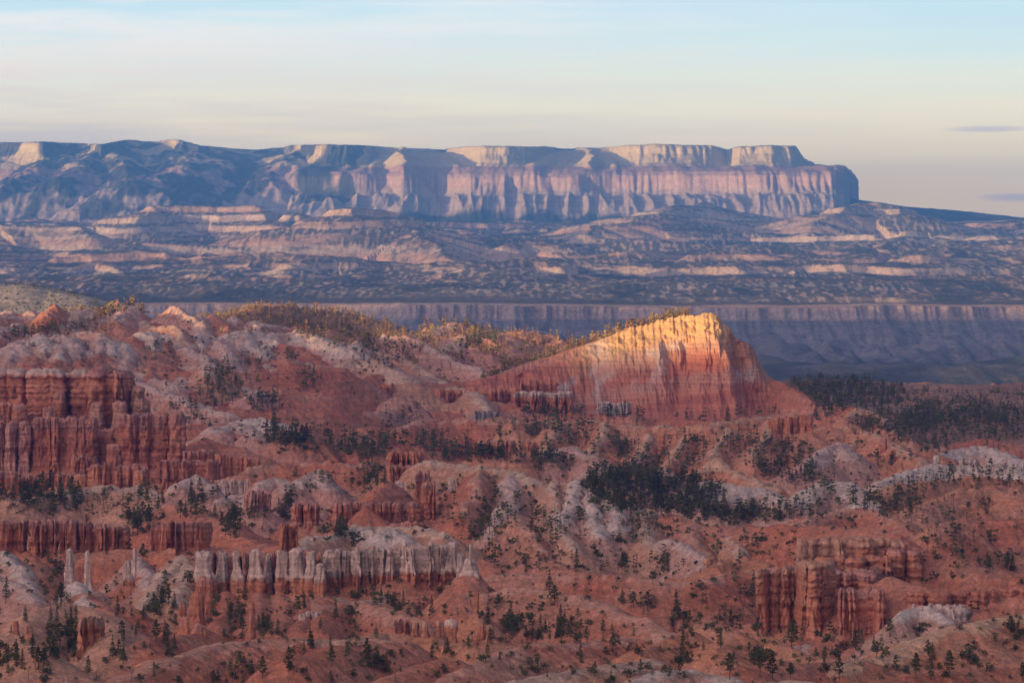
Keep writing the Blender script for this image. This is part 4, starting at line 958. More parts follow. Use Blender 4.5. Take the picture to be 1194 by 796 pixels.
# same distances along the fan's edges: scale so that y matches on the two sides
Xr = rr[:, None] * np.cos(th)[None]; Yr = rr[:, None] * np.sin(th)[None]
Hr = outer(Xr, Yr)
Cr = mixc_(np.broadcast_to(DUFF * 1.2, Xr.shape + (3,)), FOREST * 1.6, sstep(-.2, .2, fbm(Xr / 80, Yr / 80, 411, 4)))
Cr = mixc_(Cr, RED * .8, sstep(-60, -110, Hr) * .8)
sheet('canyon_rim', Xr, Yr, Hr, Cr, M_FAR)
# ------------------------------------------------------------------ build the formations
CLC = {'r': np.array([.57, .225, .145], np.float32), 'o': np.array([.60, .245, .145], np.float32), 't': np.array([.57, .32, .225], np.float32), 'p': np.array([.54, .27, .22], np.float32),
       'w': np.array([.68, .53, .47], np.float32), 'g': np.array([.38, .34, .34], np.float32)}
_seed = [0]
def pillar(name, cx, cy, a, b, z0, z1, w, parent, nseg=30):
    _seed[0] += 1; sd = _seed[0]; rg = np.random.RandomState(sd + 900)
    hh = z1 - z0
    nz = int(np.clip(hh / .75, 18, 60))
    if a > 12: nseg = 64
    t = np.concatenate([np.linspace(0, .955, nz), [.97, .985, .995, 1.0, 1.0]]).astype(np.float32)
    th = np.linspace(0, 2 * np.pi, nseg, endpoint=False).astype(np.float32)
    TT, TH = np.meshgrid(t, th, indexing='ij')
    zz = z0 + hh * TT
    e = 3.0 if a < 4 else 4.5 if a < 12 else 6
    c, s = np.cos(TH), np.sin(TH)
    rad = (np.abs(c) ** e + np.abs(s) ** e) ** (-1 / e)
    capz = 1 - w['cap']
    prof = 1 - w['taper'] * TT ** 1.3
    if w['neck']:
        k = sstep(capz - .02, capz + .22, TT)
        prof = prof * (1 - abs(w['neck']) * k * (.85 if w['neck'] > 0 else -.6)) * (1 + .06 * sstep(capz - .1, capz, TT) * (1 - k))
    # weathered beds, shared by neighbours through their world height
    bed = pn(zz / 1.3, 0 * zz + 3.3, 501) + .6 * pn(zz / .55, 0 * zz, 503)
    bed = np.tanh(bed * 4)
    prof = prof * (1 + max(w['led'], .11) * .6 * bed)
    arc = TH * a
    n1 = np.abs(pn(TH * max(a, 3) / 2.6 + sd * 3.1, zz / 22, 511)) * 2
    n2 = pn(TH * max(a, 3) / 1.2 + sd, zz / 2.5, 513)
    m_ = min(a, b) 
    ck = pn(TH * max(a, 3) / 3.4 + sd * 1.7 + .25 * pn(zz / 5, TH, 519), zz / 30, 517)
    disp = 1.5 * (n1 - .5) + .45 * n2 + .9 * pn(TH * max(a, 3) / 6 + sd * 2.2, zz / 7, 515) - 1.5 * np.exp(-(ck / .07) ** 2)
    if w['led'] >= .14: disp = disp * .5
    prof = prof * (1 + np.clip(disp / m_, -.38, .3))
    # seam where th wraps: blend
    blend = sstep(0, .5, TH) * sstep(2 * np.pi, 2 * np.pi - .5, TH)
    lean = rg.uniform(-.04, .04)
    topz = np.where(t > .94, 1, 0)
    close = np.ones(len(t), np.float32); close[-5:] = [.95, .87, .72, .42, .0]
    R_ = prof * close[:, None]
    rot = rg.uniform(-.25, .25) if a < 14 else rg.uniform(-.04, .04)
    lx = a * rad * c * R_; ly = b * rad * s * R_
    X = cx + lx * math.cos(rot) - ly * math.sin(rot) + lean * hh * TT
    Y = cy + lx * math.sin(rot) + ly * math.cos(rot)
    Z = zz + (t > .9)[:, None] * .8 * pn(X / 1.6, Y / 1.6, 521) + (t > .5)[:, None] * (pn(X / 4.0, Y / 4, 523) * min(hh * .05, 1.8) + pn(X / 1.7, Y / 1.7, 525) * min(hh * .03, 1.0))
    V = np.stack([X, Y, Z], -1).reshape(-1, 3)
    base = CLC[w['c']]; capc = CLC[w['cc']]
    hue = rg.uniform(-1, 1)
    C = np.broadcast_to(base, TT.shape + (3,)).copy()
    band = pn(zz / 2.6, 0 * zz + 1, 531) + .5 * pn(zz / .9, X / 60, 533)
    C = mixc_(C, CLC['t'], sstep(.0, .55, band) * .40)
    C = mixc_(C, base * np.array([.72, .6, .62], np.float32), sstep(-.05, -.5, band) * .55)
    C *= (1 + .10 * hue)
    ed = pn(TH * a / 1.5 + sd, zz / 3, 541) * .06
    C = mixc_(C, capc, sstep(capz - .03, capz + .03, TT + ed) * .85)
    # vertical run-off stains
    C *= (1 - .20 * sstep(.15, .45, pn(TH * a / .9 + sd * 5, zz / 14, 543)))[..., None]
    return grid_mesh(name, V, C.reshape(-1, 3), M_CLIFF, len(t), nseg, parent, closed=True)

def build_form(name, cat, label, rows, group):
    ua = [w['u0'] for w in rows] + [w['u1'] for w in rows]
    e = empty(name, P((min(ua) + max(ua)) / 2, rows[0]['vb'], rows[0]['D']))
    tag(e, label, cat, group, 'thing')
    inv = Vector(e.location)
    made = []
    for w in rows:
        rg = np.random.RandomState(int(w['u0'] * 7 + w['vt']) % 9999)
        n = w['n'] if w['n'] < 3 or w['led'] >= .14 else int(round(w['n'] * 1.4))
        ws = rg.uniform(.45, 1.6, n) if n > 1 else np.ones(1); ws /= ws.sum()
        ed = np.concatenate([[0], np.cumsum(ws)])
        for i in range(n):
            f = (ed[i] + ed[i + 1]) / 2
            u = w['u0'] + (w['u1'] - w['u0']) * f
            D = w['D'] + (w['D1'] - w['D']) * f + (rg.uniform(-.75, .45) * w['deep'] if n > 1 else 0)
            vt = w['vt'] + (w['vt1'] - w['vt']) * f + (rg.rand() ** 2 * w['jt'] if n > 1 else 0)
            vb = w['vb'] + (w['vb1'] - w['vb']) * f
            a = (w['u1'] - w['u0']) * ws[i] / 2 / F * D * (1.04 - w['gap']) if n > 1 else (w['u1'] - w['u0']) / 2 / F * D * .97
            x, y, z1 = P(u, vt, D); z0 = P(u, vb, D)[2] - 9
            b = w['deep'] * rg.uniform(.8, 1.1)
            made.append(pillar('pillar', x, y + b * .2, a, b, z0, z1, w, e))
        if w['core'] and n > 1:
            um = (w['u0'] + w['u1']) / 2; D = (w['D'] + w['D1']) / 2 + w['deep'] * .55
            x, y, z1 = P(um, max(w['vt'], w['vt1']) + 2.5, D); z0 = P(um, w['vb'], D)[2] - 9
            a = (w['u1'] - w['u0']) / 2 / F * D * .95
            wc = dict(w); wc['neck'] = 0; wc['taper'] = .03; wc['cap'] = w['cap']
            made.append(pillar('wall_core', x, y, a, w['deep'] * .75, z0, z1, wc, e, nseg=64))
    for o in made: o.matrix_parent_inverse = e.matrix_world.inverted() if False else __import__('mathutils').Matrix.Translation(-inv)
    return e

for f_ in FORMS: build_form(*f_)

# ------------------------------------------------------------------ the great tilted mesa
def build_mesa():
    top = [(560, 441), (580, 436), (600, 428), (625, 420), (650, 413), (675, 405), (700, 397), (725, 388), (750, 380), (776, 373), (800, 368.5), (812, 369.5), (822, 366), (838, 364.5), (846, 369), (852, 377), (858, 383), (864, 393), (872, 398), (880, 400), (887, 408), (893, 424), (900, 433), (912, 446), (925, 458), (945, 470)]
    bot = [(560, 470), (600, 477), (660, 482), (700, 485), (760, 488), (830, 489), (880, 488), (910, 484), (945, 478)]
    Dt = [(560, 3085), (640, 3120), (700, 3130), (760, 3120), (830, 3085), (870, 3075), (900, 3085), (945, 3060)]
    Db = [(560, 3030), (600, 3020), (700, 3000), (780, 2990), (840, 2985), (880, 2995), (920, 3020), (945, 3040)]
    steep = [(560, .3), (640, .4), (700, .6), (740, .8), (800, 1), (925, 1), (945, .8)]
    nu = int(760 * Q); nt_ = int(230 * Q)
    u = np.linspace(560, 945, nu).astype(np.float32)
    t = np.linspace(-.08, 1, nt_).astype(np.float32)
    g = lambda tab: np.interp(u, [a[0] for a in tab], [a[1] for a in tab])
    Zt = -(g(top) - VH) / F * g(Dt); Zb = -(g(bot) - VH) / F * g(Db)
    crag = sstep(690, 760, u) * (1.6 - 1.1 * sstep(815, 830, u)) + .4
    Zt = Zt + crag * (pn(u / 9, u * 0, 601) * 1.6 + pn(u / 3.2, u * 0, 603) * .9)
    st = g(steep)
    U, TT = np.meshgrid(u, t)
    # depth profile from foot to crest
    pr_s = np.interp(t, [-.08, 0, .18, .30, .66, .80, 1.0], [-.22, 0, .34, .46, .62, .74, 1.0])[:, None]
    pr_g = np.interp(t, [-.08, 0, 1], [-.08, 0, 1])[:, None]
    pr = pr_s * st[None] + pr_g * (1 - st[None])
    Y = g(Db)[None] + (g(Dt) - g(Db))[None] * pr
    Z = Zb[None] + (Zt - Zb)[None] * TT
    X = (U - UC) / F * g(Db)[None] + 0 * Y
    hz = Z
    xs = X + .12 * (Z + 80)
    big = np.abs(pn(xs / 34, hz / 160, 611)) * 2
    mid = np.abs(pn(xs / 12.5, hz / 70, 613)) * 2
    sml = np.abs(fbm(xs / 4.2, hz / 16, 615, 2)) * 2
    knob = fbm(X / 6.5, hz / 6.5, 617, 3)
    low = sstep(-.02, .16, TT); up = sstep(1.0, .93, TT)
    A = (.62 + .38 * st[None])
    uplow = sstep(.70, .82, TT)
    out = low * up * A * (19 * (big - .45) + 9 * (mid - .5) + 2.6 * (sml - .5)) * (1 - .7 * uplow) + up * low * (knob * (1.2 + 4.0 * uplow) + uplow * 6 * fbm(X / 13, hz / 11, 619, 2))
    bedl = np.tanh(3 * (pn(hz / 2.6, X / 300, 621) + .5 * pn(hz / 1.1, X / 200, 622))) * .45
    out = out + low * up * bedl * (1 - .5 * uplow)
    # talus gullies at the foot
    out = out + (1 - sstep(.1, .3, TT)) * 4 * (np.abs(pn(X / 12, hz / 60, 623)) * 2 - .4)
    Y2 = Y - out
    # left slope: ribs running down
    Z = Z + .5 * up * pn(X / 3, hz / 3, 625)
    # colours
    C = np.broadcast_to(np.array([.52, .19, .125], np.float32), X.shape + (3,)).copy()
    band = pn(hz / 9 - .02 * X, X / 900, 631) + .5 * pn(hz / 3 - .05 * X, X / 300, 633)
    C = mixc_(C, [.56, .32, .24], sstep(-.05, .5, band) * .6)
    C = mixc_(C, [.44, .15, .11], sstep(0, -.5, band) * .6)
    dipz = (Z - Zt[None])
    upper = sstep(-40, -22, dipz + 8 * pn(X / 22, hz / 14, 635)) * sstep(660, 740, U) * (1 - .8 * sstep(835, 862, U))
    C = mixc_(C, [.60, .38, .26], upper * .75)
    C = mixc_(C, [.66, .42, .19], sstep(-24, -12, dipz + 5 * pn(X / 14, hz / 9, 637)) * sstep(640, 720, U) * (.8 - .6 * sstep(840, 866, U)))  # crest band painted more golden to strengthen the sunlight on it
    wh = sstep(.12, .4, fbm(X / 26, hz / 30, 639, 3)) * sstep(-52, -34, dipz) * sstep(-14, -24, dipz)
    C = mixc_(C, [.62, .53, .50], wh * .6)
    scar = np.exp(-(((X - (700 - UC) / F * 3040) / 9) ** 2 + ((Z + 66 + .45 * (X - 70)) / 12) ** 2))
    C = mixc_(C, [.64, .50, .42], np.clip(scar, 0, 1) * .8)
    C *= (1 - .25 * sstep(.2, .5, pn(xs / 2.4, hz / 40, 641)))[..., None]
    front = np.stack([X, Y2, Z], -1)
    # back: long dip slope falling away behind the crest
    nb = 46
    k = np.linspace(0, 1, nb)[1:].astype(np.float32)[:, None]
    Yb = Y2[-1][None] + k ** 1.4 * 330
    Xb = X[-1][None] - k ** 1.4 * 60
    Zb_ = Z[-1][None] - (k ** 1.4 * 330) * .16 - 1.5 * sstep(0, .05, k) + 2.5 * fbm(Xb / 14, Yb / 14, 643, 3) * sstep(0, .1, k)
    Zb_ = np.where(U[-1][None] > 835, Z[-1][None] - k ** 1.2 * 130, Zb_)
    Cb = mixc_(np.broadcast_to(np.array([.50, .26, .14], np.float32), Xb.shape + (3,)), DUFF * 1.3, sstep(-.2, .3, fbm(Xb / 10, Yb / 10, 645, 3)) * .7)
    V = np.concatenate([front.reshape(-1, 3), np.stack([Xb, Yb, Zb_], -1).reshape(-1, 3)])
    CC = np.concatenate([C.reshape(-1, 3), Cb.reshape(-1, 3)])
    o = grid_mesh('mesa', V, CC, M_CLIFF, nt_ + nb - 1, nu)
    tag(o, 'great tilted red mesa with fluted cliffs and a golden sunlit crest, centre right', 'mesa', kind='thing')
    return Xb, Yb, Zb_, front
MXB, MYB, MZB, MFR = build_mesa()
# ------------------------------------------------------------------ trees
def mat_leaf():
    m, t, b = new_mat('needles')
    at = t.nodes.new('ShaderNodeAttribute'); at.attribute_name = 'Col'
    oi = t.nodes.new('ShaderNodeObjectInfo')
    r = t.nodes.new('ShaderNodeMapRange'); r.inputs[3].default_value = .75; r.inputs[4].default_value = 1.3
    t.links.new(oi.outputs['Random'], r.inputs[0])
    vm = t.nodes.new('ShaderNodeVectorMath'); vm.operation = 'SCALE'
    t.links.new(at.outputs['Color'], vm.inputs[0]); t.links.new(r.outputs[0], vm.inputs['Scale'])
    t.links.new(vm.outputs[0], b.inputs['Base Color'])
    b.inputs['Roughness'].default_value = .8
    return m
M_LEAF = mat_leaf()
def mat_bark():
    m, t, b = new_mat('bark')
    at = t.nodes.new('ShaderNodeAttribute'); at.attribute_name = 'Col'
    n = t.nodes.new('ShaderNodeTexNoise'); n.inputs['Scale'].default_value = 3
    tc = t.nodes.new('ShaderNodeTexCoord'); t.links.new(tc.outputs['Object'], n.inputs['Vector'])
    r = t.nodes.new('ShaderNodeMapRange'); r.inputs[3].default_value = .6; r.inputs[4].default_value = 1.4
    t.links.new(n.outputs['Fac'], r.inputs[0])
    vm = t.nodes.new('ShaderNodeVectorMath'); vm.operation = 'SCALE'
    t.links.new(at.outputs['Color'], vm.inputs[0]); t.links.new(r.outputs[0], vm.inputs['Scale'])
    t.links.new(vm.outputs[0], b.inputs['Base Color'])
    return m
M_BARK = mat_bark()

def tube(path, rad, n=5):
    """quads of a tapered tube along a path"""
    path = np.array(path, np.float32); V = []; Qd = []
    th = np.linspace(0, 2 * np.pi, n, endpoint=False)
    for i, (p, r) in enumerate(zip(path, rad)):
        d = path[min(i + 1, len(path) - 1)] - path[max(i - 1, 0)]
        d = d / (np.linalg.norm(d) + 1e-6)
        a = np.cross(d, [0, 1, .13]); a /= np.linalg.norm(a) + 1e-6; b = np.cross(d, a)
        V.append(p + r * (np.cos(th)[:, None] * a + np.sin(th)[:, None] * b))
    V = np.concatenate(V)
    for i in range(len(path) - 1):
        for j in range(n):
            Qd.append((i * n + j, i * n + (j + 1) % n, (i + 1) * n + (j + 1) % n, (i + 1) * n + j))
    return V.astype(np.float32), np.array(Qd, np.int32)

def merge(parts):
    V = []; Q_ = []; C = []; o = 0
    for v, q, c in parts:
        V.append(v); Q_.append(q + o); C.append(np.broadcast_to(c, (len(v), 3))); o += len(v)
    return np.concatenate(V), np.concatenate(Q_), np.concatenate(C).astype(np.float32)

def sprays(cen, size, rg, squash=.6):
    """one small bent leaf clump (two crossed uneven quads) per centre"""
    n = len(cen)
    V = []; 
    for k in range(2):
        a = rg.normal(size=(n, 3)); a[:, 2] *= .5; a /= np.linalg.norm(a, axis=1)[:, None]
        b = rg.normal(size=(n, 3)); b -= (a * b).sum(1)[:, None] * a; b /= np.linalg.norm(b, axis=1)[:, None]
        s = size * rg.uniform(.55, 1.25, (n, 1)); s2 = s * rg.uniform(.5, .9, (n, 1))
        c0 = cen + rg.normal(size=(n, 3)) * size * .2
        q = np.stack([c0 - a * s, c0 - b * s2 + .15 * a * s, c0 + a * s, c0 + b * s2 - .2 * a * s], 1)
        V.append(q.reshape(-1, 3))
    V = np.concatenate(V).astype(np.float32)
    V[:, 2] = cen[:, 2].mean() + (V[:, 2] - cen[:, 2].mean())
    return V, np.arange(len(V), dtype=np.int32).reshape(-1, 4)

LEAFC = np.array([.095, .098, .042], np.float32)
BARKC = np.array([.13, .085, .06], np.float32)
def crown_pts(kind, rg, nb):
    """clump centres for a unit-height tree"""
    P_ = []
    if kind == 'fir':
        base = rg.uniform(.08, .2); wid = rg.uniform(.15, .21)
        n = int(11 * nb)
        for i in range(n):
            z = base + (1 - base) * (i + rg.rand()) / n
            L = wid * (1 - (z - base) / (1 - base)) ** .85 * rg.uniform(.65, 1.15) + .012
            k = max(2, int(5 * nb * (L / wid) + 1.5)); a0 = rg.rand() * 6.28
            for j in range(k):
                if rg.rand() < .12: continue
                a = a0 + j * 6.28 / k + rg.normal() * .3
                for f in (.35, .7, 1.0)[: 3 if L > .05 else 2]:
                    P_.append((math.cos(a) * L * f, math.sin(a) * L * f, z - L * f * .35 + rg.normal() * .006))
    elif kind == 'pine':
        base = rg.uniform(.22, .42); n = int(9 * nb)
        for i in range(n):
            z = base + (1 - base) * (i + rg.rand() * .8) / n
            t = (z - base) / (1 - base)
            L = .23 * (math.sin(min(1, t * .8 + .25) * 3.14) ** .6) * rg.uniform(.45, 1.2) + .02
            if t > .85: L *= .6
            k = rg.randint(2, 5); a0 = rg.rand() * 6.28
            for j in range(k):
                a = a0 + j * 6.28 / k + rg.normal() * .5
                LL = L * rg.uniform(.5, 1.15)
                for f in (.45, .75, 1.0):
                    for _ in range(2):
                        P_.append((math.cos(a) * LL * f + rg.normal() * .018, math.sin(a) * LL * f + rg.normal() * .018, z + LL * f * .12 + rg.normal() * .014))
    else:   # juniper: low, round, uneven
        for _ in range(int(10 * nb)):
            c = np.array([rg.normal() * .22, rg.normal() * .22, rg.uniform(.22, .85)])
            c[:2] *= 1.25 - c[2] * .7
            for _ in range(6):
                P_.append(tuple(c + rg.normal(size=3) * .11))
    return np.array(P_, np.float32)

def make_tree(kind, seed, nb=1.0):
    """returns (trunk V,Q,C), (crown V,Q,C) at unit height"""
    rg = np.random.RandomState(seed)
    pts = crown_pts(kind, rg, nb)
    pts[:, 2] = np.clip(pts[:, 2], .03, 1.0)
    sz = {'fir': .042, 'pine': .048, 'juniper': .11}[kind] / math.sqrt(nb) 
    v, q = sprays(pts, sz, rg)
    c = LEAFC * rg.uniform(.75, 1.3, (len(v) // 4, 1)); c = np.repeat(c, 4, 0)
    c = c * np.array([1, 1, 1]); 
    lx, ly = rg.normal() * .02, rg.normal() * .02
    h = .97 if kind != 'juniper' else .6
    zs = [-.06, .0, .3 * h, .65 * h, h]
    path = [(lx * z / h * rg.uniform(.5, 1.4), ly * z / h * rg.uniform(.5, 1.4), z) for z in zs]
    r0 = {'fir': .014, 'pine': .019, 'juniper': .05}[kind]
    tv, tq = tube(path, [r0 * 1.3, r0 * 1.1, r0 * .8, r0 * .5, r0 * .1])
    parts = [(tv, tq, BARKC)]
    if nb >= 1:
        for _ in range(7 if kind != 'juniper' else 4):
            z = rg.uniform(.18, .85) * h; a = rg.rand() * 6.28; L = .14 * rg.uniform(.5, 1.1)
            bv, bq = tube([(0, 0, z), (math.cos(a) * L * .5, math.sin(a) * L * .5, z + .02), (math.cos(a) * L, math.sin(a) * L, z + .03)], [r0 * .4, r0 * .25, r0 * .08], 3)
            parts.append((bv, bq, BARKC))
    return merge(parts), (v, q, c.astype(np.float32))

def make_snag(seed, branches=6):
    rg = np.random.RandomState(seed)
    lx = rg.normal() * .05
    tv, tq = tube([(0, 0, -.06), (0, 0, 0), (lx * .4, 0, .35), (lx * .9, 0, .7), (lx, 0, 1.0)], [.026, .022, .017, .011, .003])
    parts = []
    for _ in range(branches):
        z = rg.uniform(.3, .95); a = rg.rand() * 6.28; L = .18 * (1.15 - z) * rg.uniform(.5, 1.3) + .03
        x0 = lx * float(np.interp(z, [0, .35, .7, 1], [0, .4, .9, 1]))
        bv, bq = tube([(x0, 0, z), (x0 + math.cos(a) * L * .5, math.sin(a) * L * .5, z + L * .1), (x0 + math.cos(a) * L, math.sin(a) * L, z + L * .45)], [.009, .006, .002], 4)
        parts.append((bv, bq, np.broadcast_to(np.array([.20, .17, .15], np.float32), (len(bv), 3))))
    return (tv, tq, np.broadcast_to(np.array([.19, .16, .14], np.float32), (len(tv), 3))), parts

# which point of the land stands behind each picture place
VV = VH - HN / YN * F
cm_ = np.minimum.accumulate(VV, axis=0)
def ground_at(u, v):
    j = int(np.clip(round((((u - UC) / F) - T[0]) / 1), 0, 0)); j = int(np.searchsorted(T, (u - UC) / F)); j = min(max(j, 1), len(T) - 2)
    col = cm_[:, j]
    if v >= col[0] or v <= col[-1]: return None
    i = int(np.searchsorted(-col, -v))
    i = min(max(i, 1), len(col) - 1)
    return float(XN[i, j]), float(YN[i, j]), float(HN[i, j]), float(RELN[i, j, 0]), float(RELN[i, j, 1])

def blocked(u, v, D):
    """is this place covered by a rock formation standing in front"""
    for (a, b, t, bt, dd) in BOXES:
        if a - 1 < u < b + 1 and t - 1 < v < bt + 2: return True
    return False
BOXES = []
for (_, _, _, rows, _) in FORMS:
    for w in rows:
        BOXES.append((w['u0'], w['u1'], min(w['vt'], w['vt1']), max(w['vb'], w['vb1']) - 3, w['D']))
def mesa_cover(u, v):
    top = np.interp(u, [585, 600, 700, 776, 840, 872, 893, 912, 945], [438, 430, 398, 374, 366, 398, 424, 446, 470])
    return 585 < u < 945 and top - 2 < v < 482

rt = np.random.RandomState(4242)
FARH = set()
SUN_TINTED = set()    # ridge-top and ravine trees with evening sunlight painted into their leaves
TREES = []      # (x, y, z, h, kind, u, v)
def add_tree(u, v, kind, h, sink=.0, hollow=.5):
    if blocked(u, v, 0) or mesa_cover(u, v): return
    g = ground_at(u, v)
    if g is None: return
    if g[4] > -.25 * (g[1] / 1500) and rt.rand() < hollow: return
    if v > 640 and g[3] > 5 and kind in ('fir', 'pine') and rt.rand() < .72: return
    if g[3] > 13 and kind != 'juniper' and rt.rand() < min(.55, (g[3] - 13) * .035): return
    TREES.append((g[0], g[1], g[2] - sink, h, kind, u, v))

# groves: column, row, half width, half height, how many, mean height
GROVES = [
    (50, 585, 55, 18, 130, 9), (20, 575, 30, 10, 30, 8), (155, 615, 24, 14, 70, 9), (165, 585, 25, 14, 35, 8), (120, 590, 50, 16, 40, 6), (235, 575, 20, 20, 30, 9), (222, 600, 18, 14, 20, 8), (290, 605, 25, 15, 30, 7), (270, 620, 14, 10, 16, 9),
    (335, 600, 14, 22, 40, 9), (375, 565, 22, 16, 20, 6), (435, 558, 14, 20, 40, 9), (270, 560, 10, 14, 14, 8), (395, 622, 22, 10, 36, 8), (450, 520, 70, 14, 150, 9), (350, 515, 40, 16, 70, 9), (420, 530, 40, 10, 40, 9), (510, 520, 35, 12, 60, 8), (550, 532, 55, 9, 110, 9),
    (620, 520, 45, 24, 120, 9), (650, 500, 40, 10, 50, 9), (640, 540, 30, 14, 70, 9), (760, 575, 80, 26, 520, 9), (725, 565, 50, 18, 180, 9), (820, 600, 50, 12, 120, 9), (870, 605, 50, 10, 110, 8), (700, 520, 40, 16, 60, 8), (745, 535, 30, 18, 60, 8), (790, 530, 35, 22, 70, 8),
    (860, 520, 40, 18, 80, 7), (910, 540, 45, 26, 220, 8), (945, 560, 30, 18, 80, 8), (900, 600, 25, 12, 40, 8), (940, 600, 25, 14, 50, 7), (1000, 585, 24, 12, 40, 8), (1040, 592, 36, 14, 70, 8), (1070, 570, 36, 12, 50, 7), (1120, 558, 50, 12, 60, 7), (1170, 560, 30, 12, 34, 7),
    (720, 483, 50, 6, 60, 10), (640, 485, 40, 6, 36, 10), (820, 486, 60, 6, 70, 10), (880, 480, 40, 10, 40, 8), (560, 482, 40, 6, 20, 8), (470, 490, 30, 8, 24, 8),
    (960, 455, 50, 14, 240, 9), (1010, 460, 45, 16, 260, 9), (960, 478, 40, 12, 90, 8), (1130, 487, 75, 12, 330, 9), (1080, 505, 50, 16, 160, 8), (1160, 505, 40, 12, 90, 8), (1050, 490, 40, 16, 130, 8), (1010, 500, 24, 10, 50, 7), (1090, 522, 30, 8, 50, 8), (1040, 540, 25, 14, 40, 7),
    (1130, 655, 55, 14, 90, 9), (1170, 668, 30, 10, 40, 9), (1110, 635, 50, 14, 40, 7), (1060, 615, 40, 12, 34, 6), (640, 615, 24, 22, 90, 5), (605, 645, 25, 14, 40, 7), (745, 610, 22, 26, 120, 4.5), (740, 664, 60, 9, 110, 9), (640, 660, 40, 10, 40, 8), (580, 650, 20, 18, 46, 8), (820, 665, 30, 8, 30, 8),
    (560, 622, 30, 24, 40, 6), (590, 600, 20, 20, 30, 7), (520, 600, 16, 20, 16, 7),
    (35, 772, 45, 9, 110, 9), (120, 768, 45, 12, 90, 9), (15, 700, 12, 40, 16, 9), (20, 720, 20, 14, 16, 8), (85, 720, 10, 14, 12, 9), (150, 735, 22, 22, 50, 8), (180, 712, 24, 14, 50, 8), (200, 752, 20, 24, 50, 9), (200, 690, 18, 16, 20, 7), (60, 700, 24, 12, 24, 6), (140, 690, 20, 14, 26, 6),
    (310, 725, 18, 26, 60, 8), (330, 700, 14, 12, 14, 7), (262, 735, 14, 18, 30, 8), (300, 740, 20, 8, 30, 9), (345, 700, 16, 16, 16, 7), (440, 690, 20, 12, 16, 8), (500, 716, 26, 10, 24, 8), (610, 735, 34, 12, 60, 9), (680, 738, 50, 12, 70, 9), (590, 716, 14, 20, 26, 7), (560, 740, 20, 8, 14, 8),
    (920, 742, 60, 10, 80, 9), (860, 730, 40, 16, 60, 8), (1000, 755, 40, 10, 30, 9), (1110, 700, 30, 10, 30, 8), (1130, 720, 40, 8, 20, 9), (740, 715, 16, 14, 16, 7), (830, 705, 40, 14, 26, 7),
    (255, 455, 26, 22, 110, 8), (310, 470, 24, 12, 60, 8), (215, 478, 20, 8, 30, 8), (75, 388, 40, 8, 50, 8), (20, 392, 20, 8, 26, 8), (120, 384, 30, 8, 20, 7), (335, 513, 25, 8, 30, 11), (320, 505, 14, 10, 14, 11), (360, 445, 16, 18, 50, 7), (330, 415, 20, 8, 24, 7), (185, 410, 14, 14, 26, 7), (420, 405, 40, 10, 70, 7),
    (265, 428, 24, 10, 30, 6), (440, 425, 30, 8, 40, 7), (380, 390, 40, 8, 50, 8), (470, 410, 22, 10, 30, 7), (560, 402, 26, 10, 60, 9), (540, 385, 14, 5, 12, 8), (300, 430, 30, 20, 30, 6), (100, 440, 60, 12, 20, 6), (1100, 600, 60, 20, 50, 6),
]
for (u, v, ru, rv, n, h) in GROVES:
    if v > 640: n = int(n * .28); h = h * .72
    else: h = h * .9; n = int(n * (1.5 if v < 520 and u > 900 else 1.05))
    for _ in range(n):
        a = rt.rand() * 6.283; r = rt.rand() ** .62
        kk = rt.rand()
        kind = 'fir' if kk < .5 else 'pine' if kk < .85 else 'juniper'
        hh = h * rt.uniform(.55, 1.25) * (1 if kind != 'juniper' else .4)
        add_tree(u + ru * r * math.cos(a), v + rv * r * math.sin(a), kind, hh, hollow=.12 if v < 520 else .3 if v < 640 else .55)
# lone trees spread over the slopes, thicker where noise says
n = 0
while n < 3400:
    u = rt.uniform(-10, 1204); v = 372 + 424 * rt.rand() ** .9
    if pn(u / 34, v / 15, 701) + .5 * pn(u / 12, v / 6, 703) < rt.uniform(-.2, .6): continue
    n += 1
    kk = rt.rand()
    if kk < .70: kind, hh = 'juniper', rt.uniform(.7, 2.4)
    elif kk < .86: kind, hh = 'pine', rt.uniform(3, 9)
    elif kk < .96: kind, hh = 'fir', rt.uniform(2.5, 8)
    else: kind, hh = 'snag', rt.uniform(4, 9)
    add_tree(u, v, kind, hh, hollow=.35 if kind == 'juniper' else .9)
# foreground scatter: pines, dead snags
for _ in range(260):
    u = rt.uniform(-5, 1200); v = rt.uniform(700, 800)
    kk = rt.rand()
    kind = 'pine' if kk < .38 else 'fir' if kk < .6 else 'snag' if kk < .78 else 'juniper'
    add_tree(u, v, kind, rt.uniform(3.5, 8.5) if kind != 'juniper' else rt.uniform(1, 2.5), hollow=.7)
# brush and young trees along the gully beds
for _ in range(30000):
    u = rt.uniform(-8, 1202); v = rt.uniform(382, 799)
    if pn(u / 60, v / 26, 711) < rt.uniform(-.35, .45): continue
    kk = rt.rand()
    add_tree(u, v, 'juniper' if kk < .72 else 'pine' if kk < .88 else 'fir', rt.uniform(1.0, 3.0) if kk < .72 else rt.uniform(2.5, 6.5), hollow=.965)
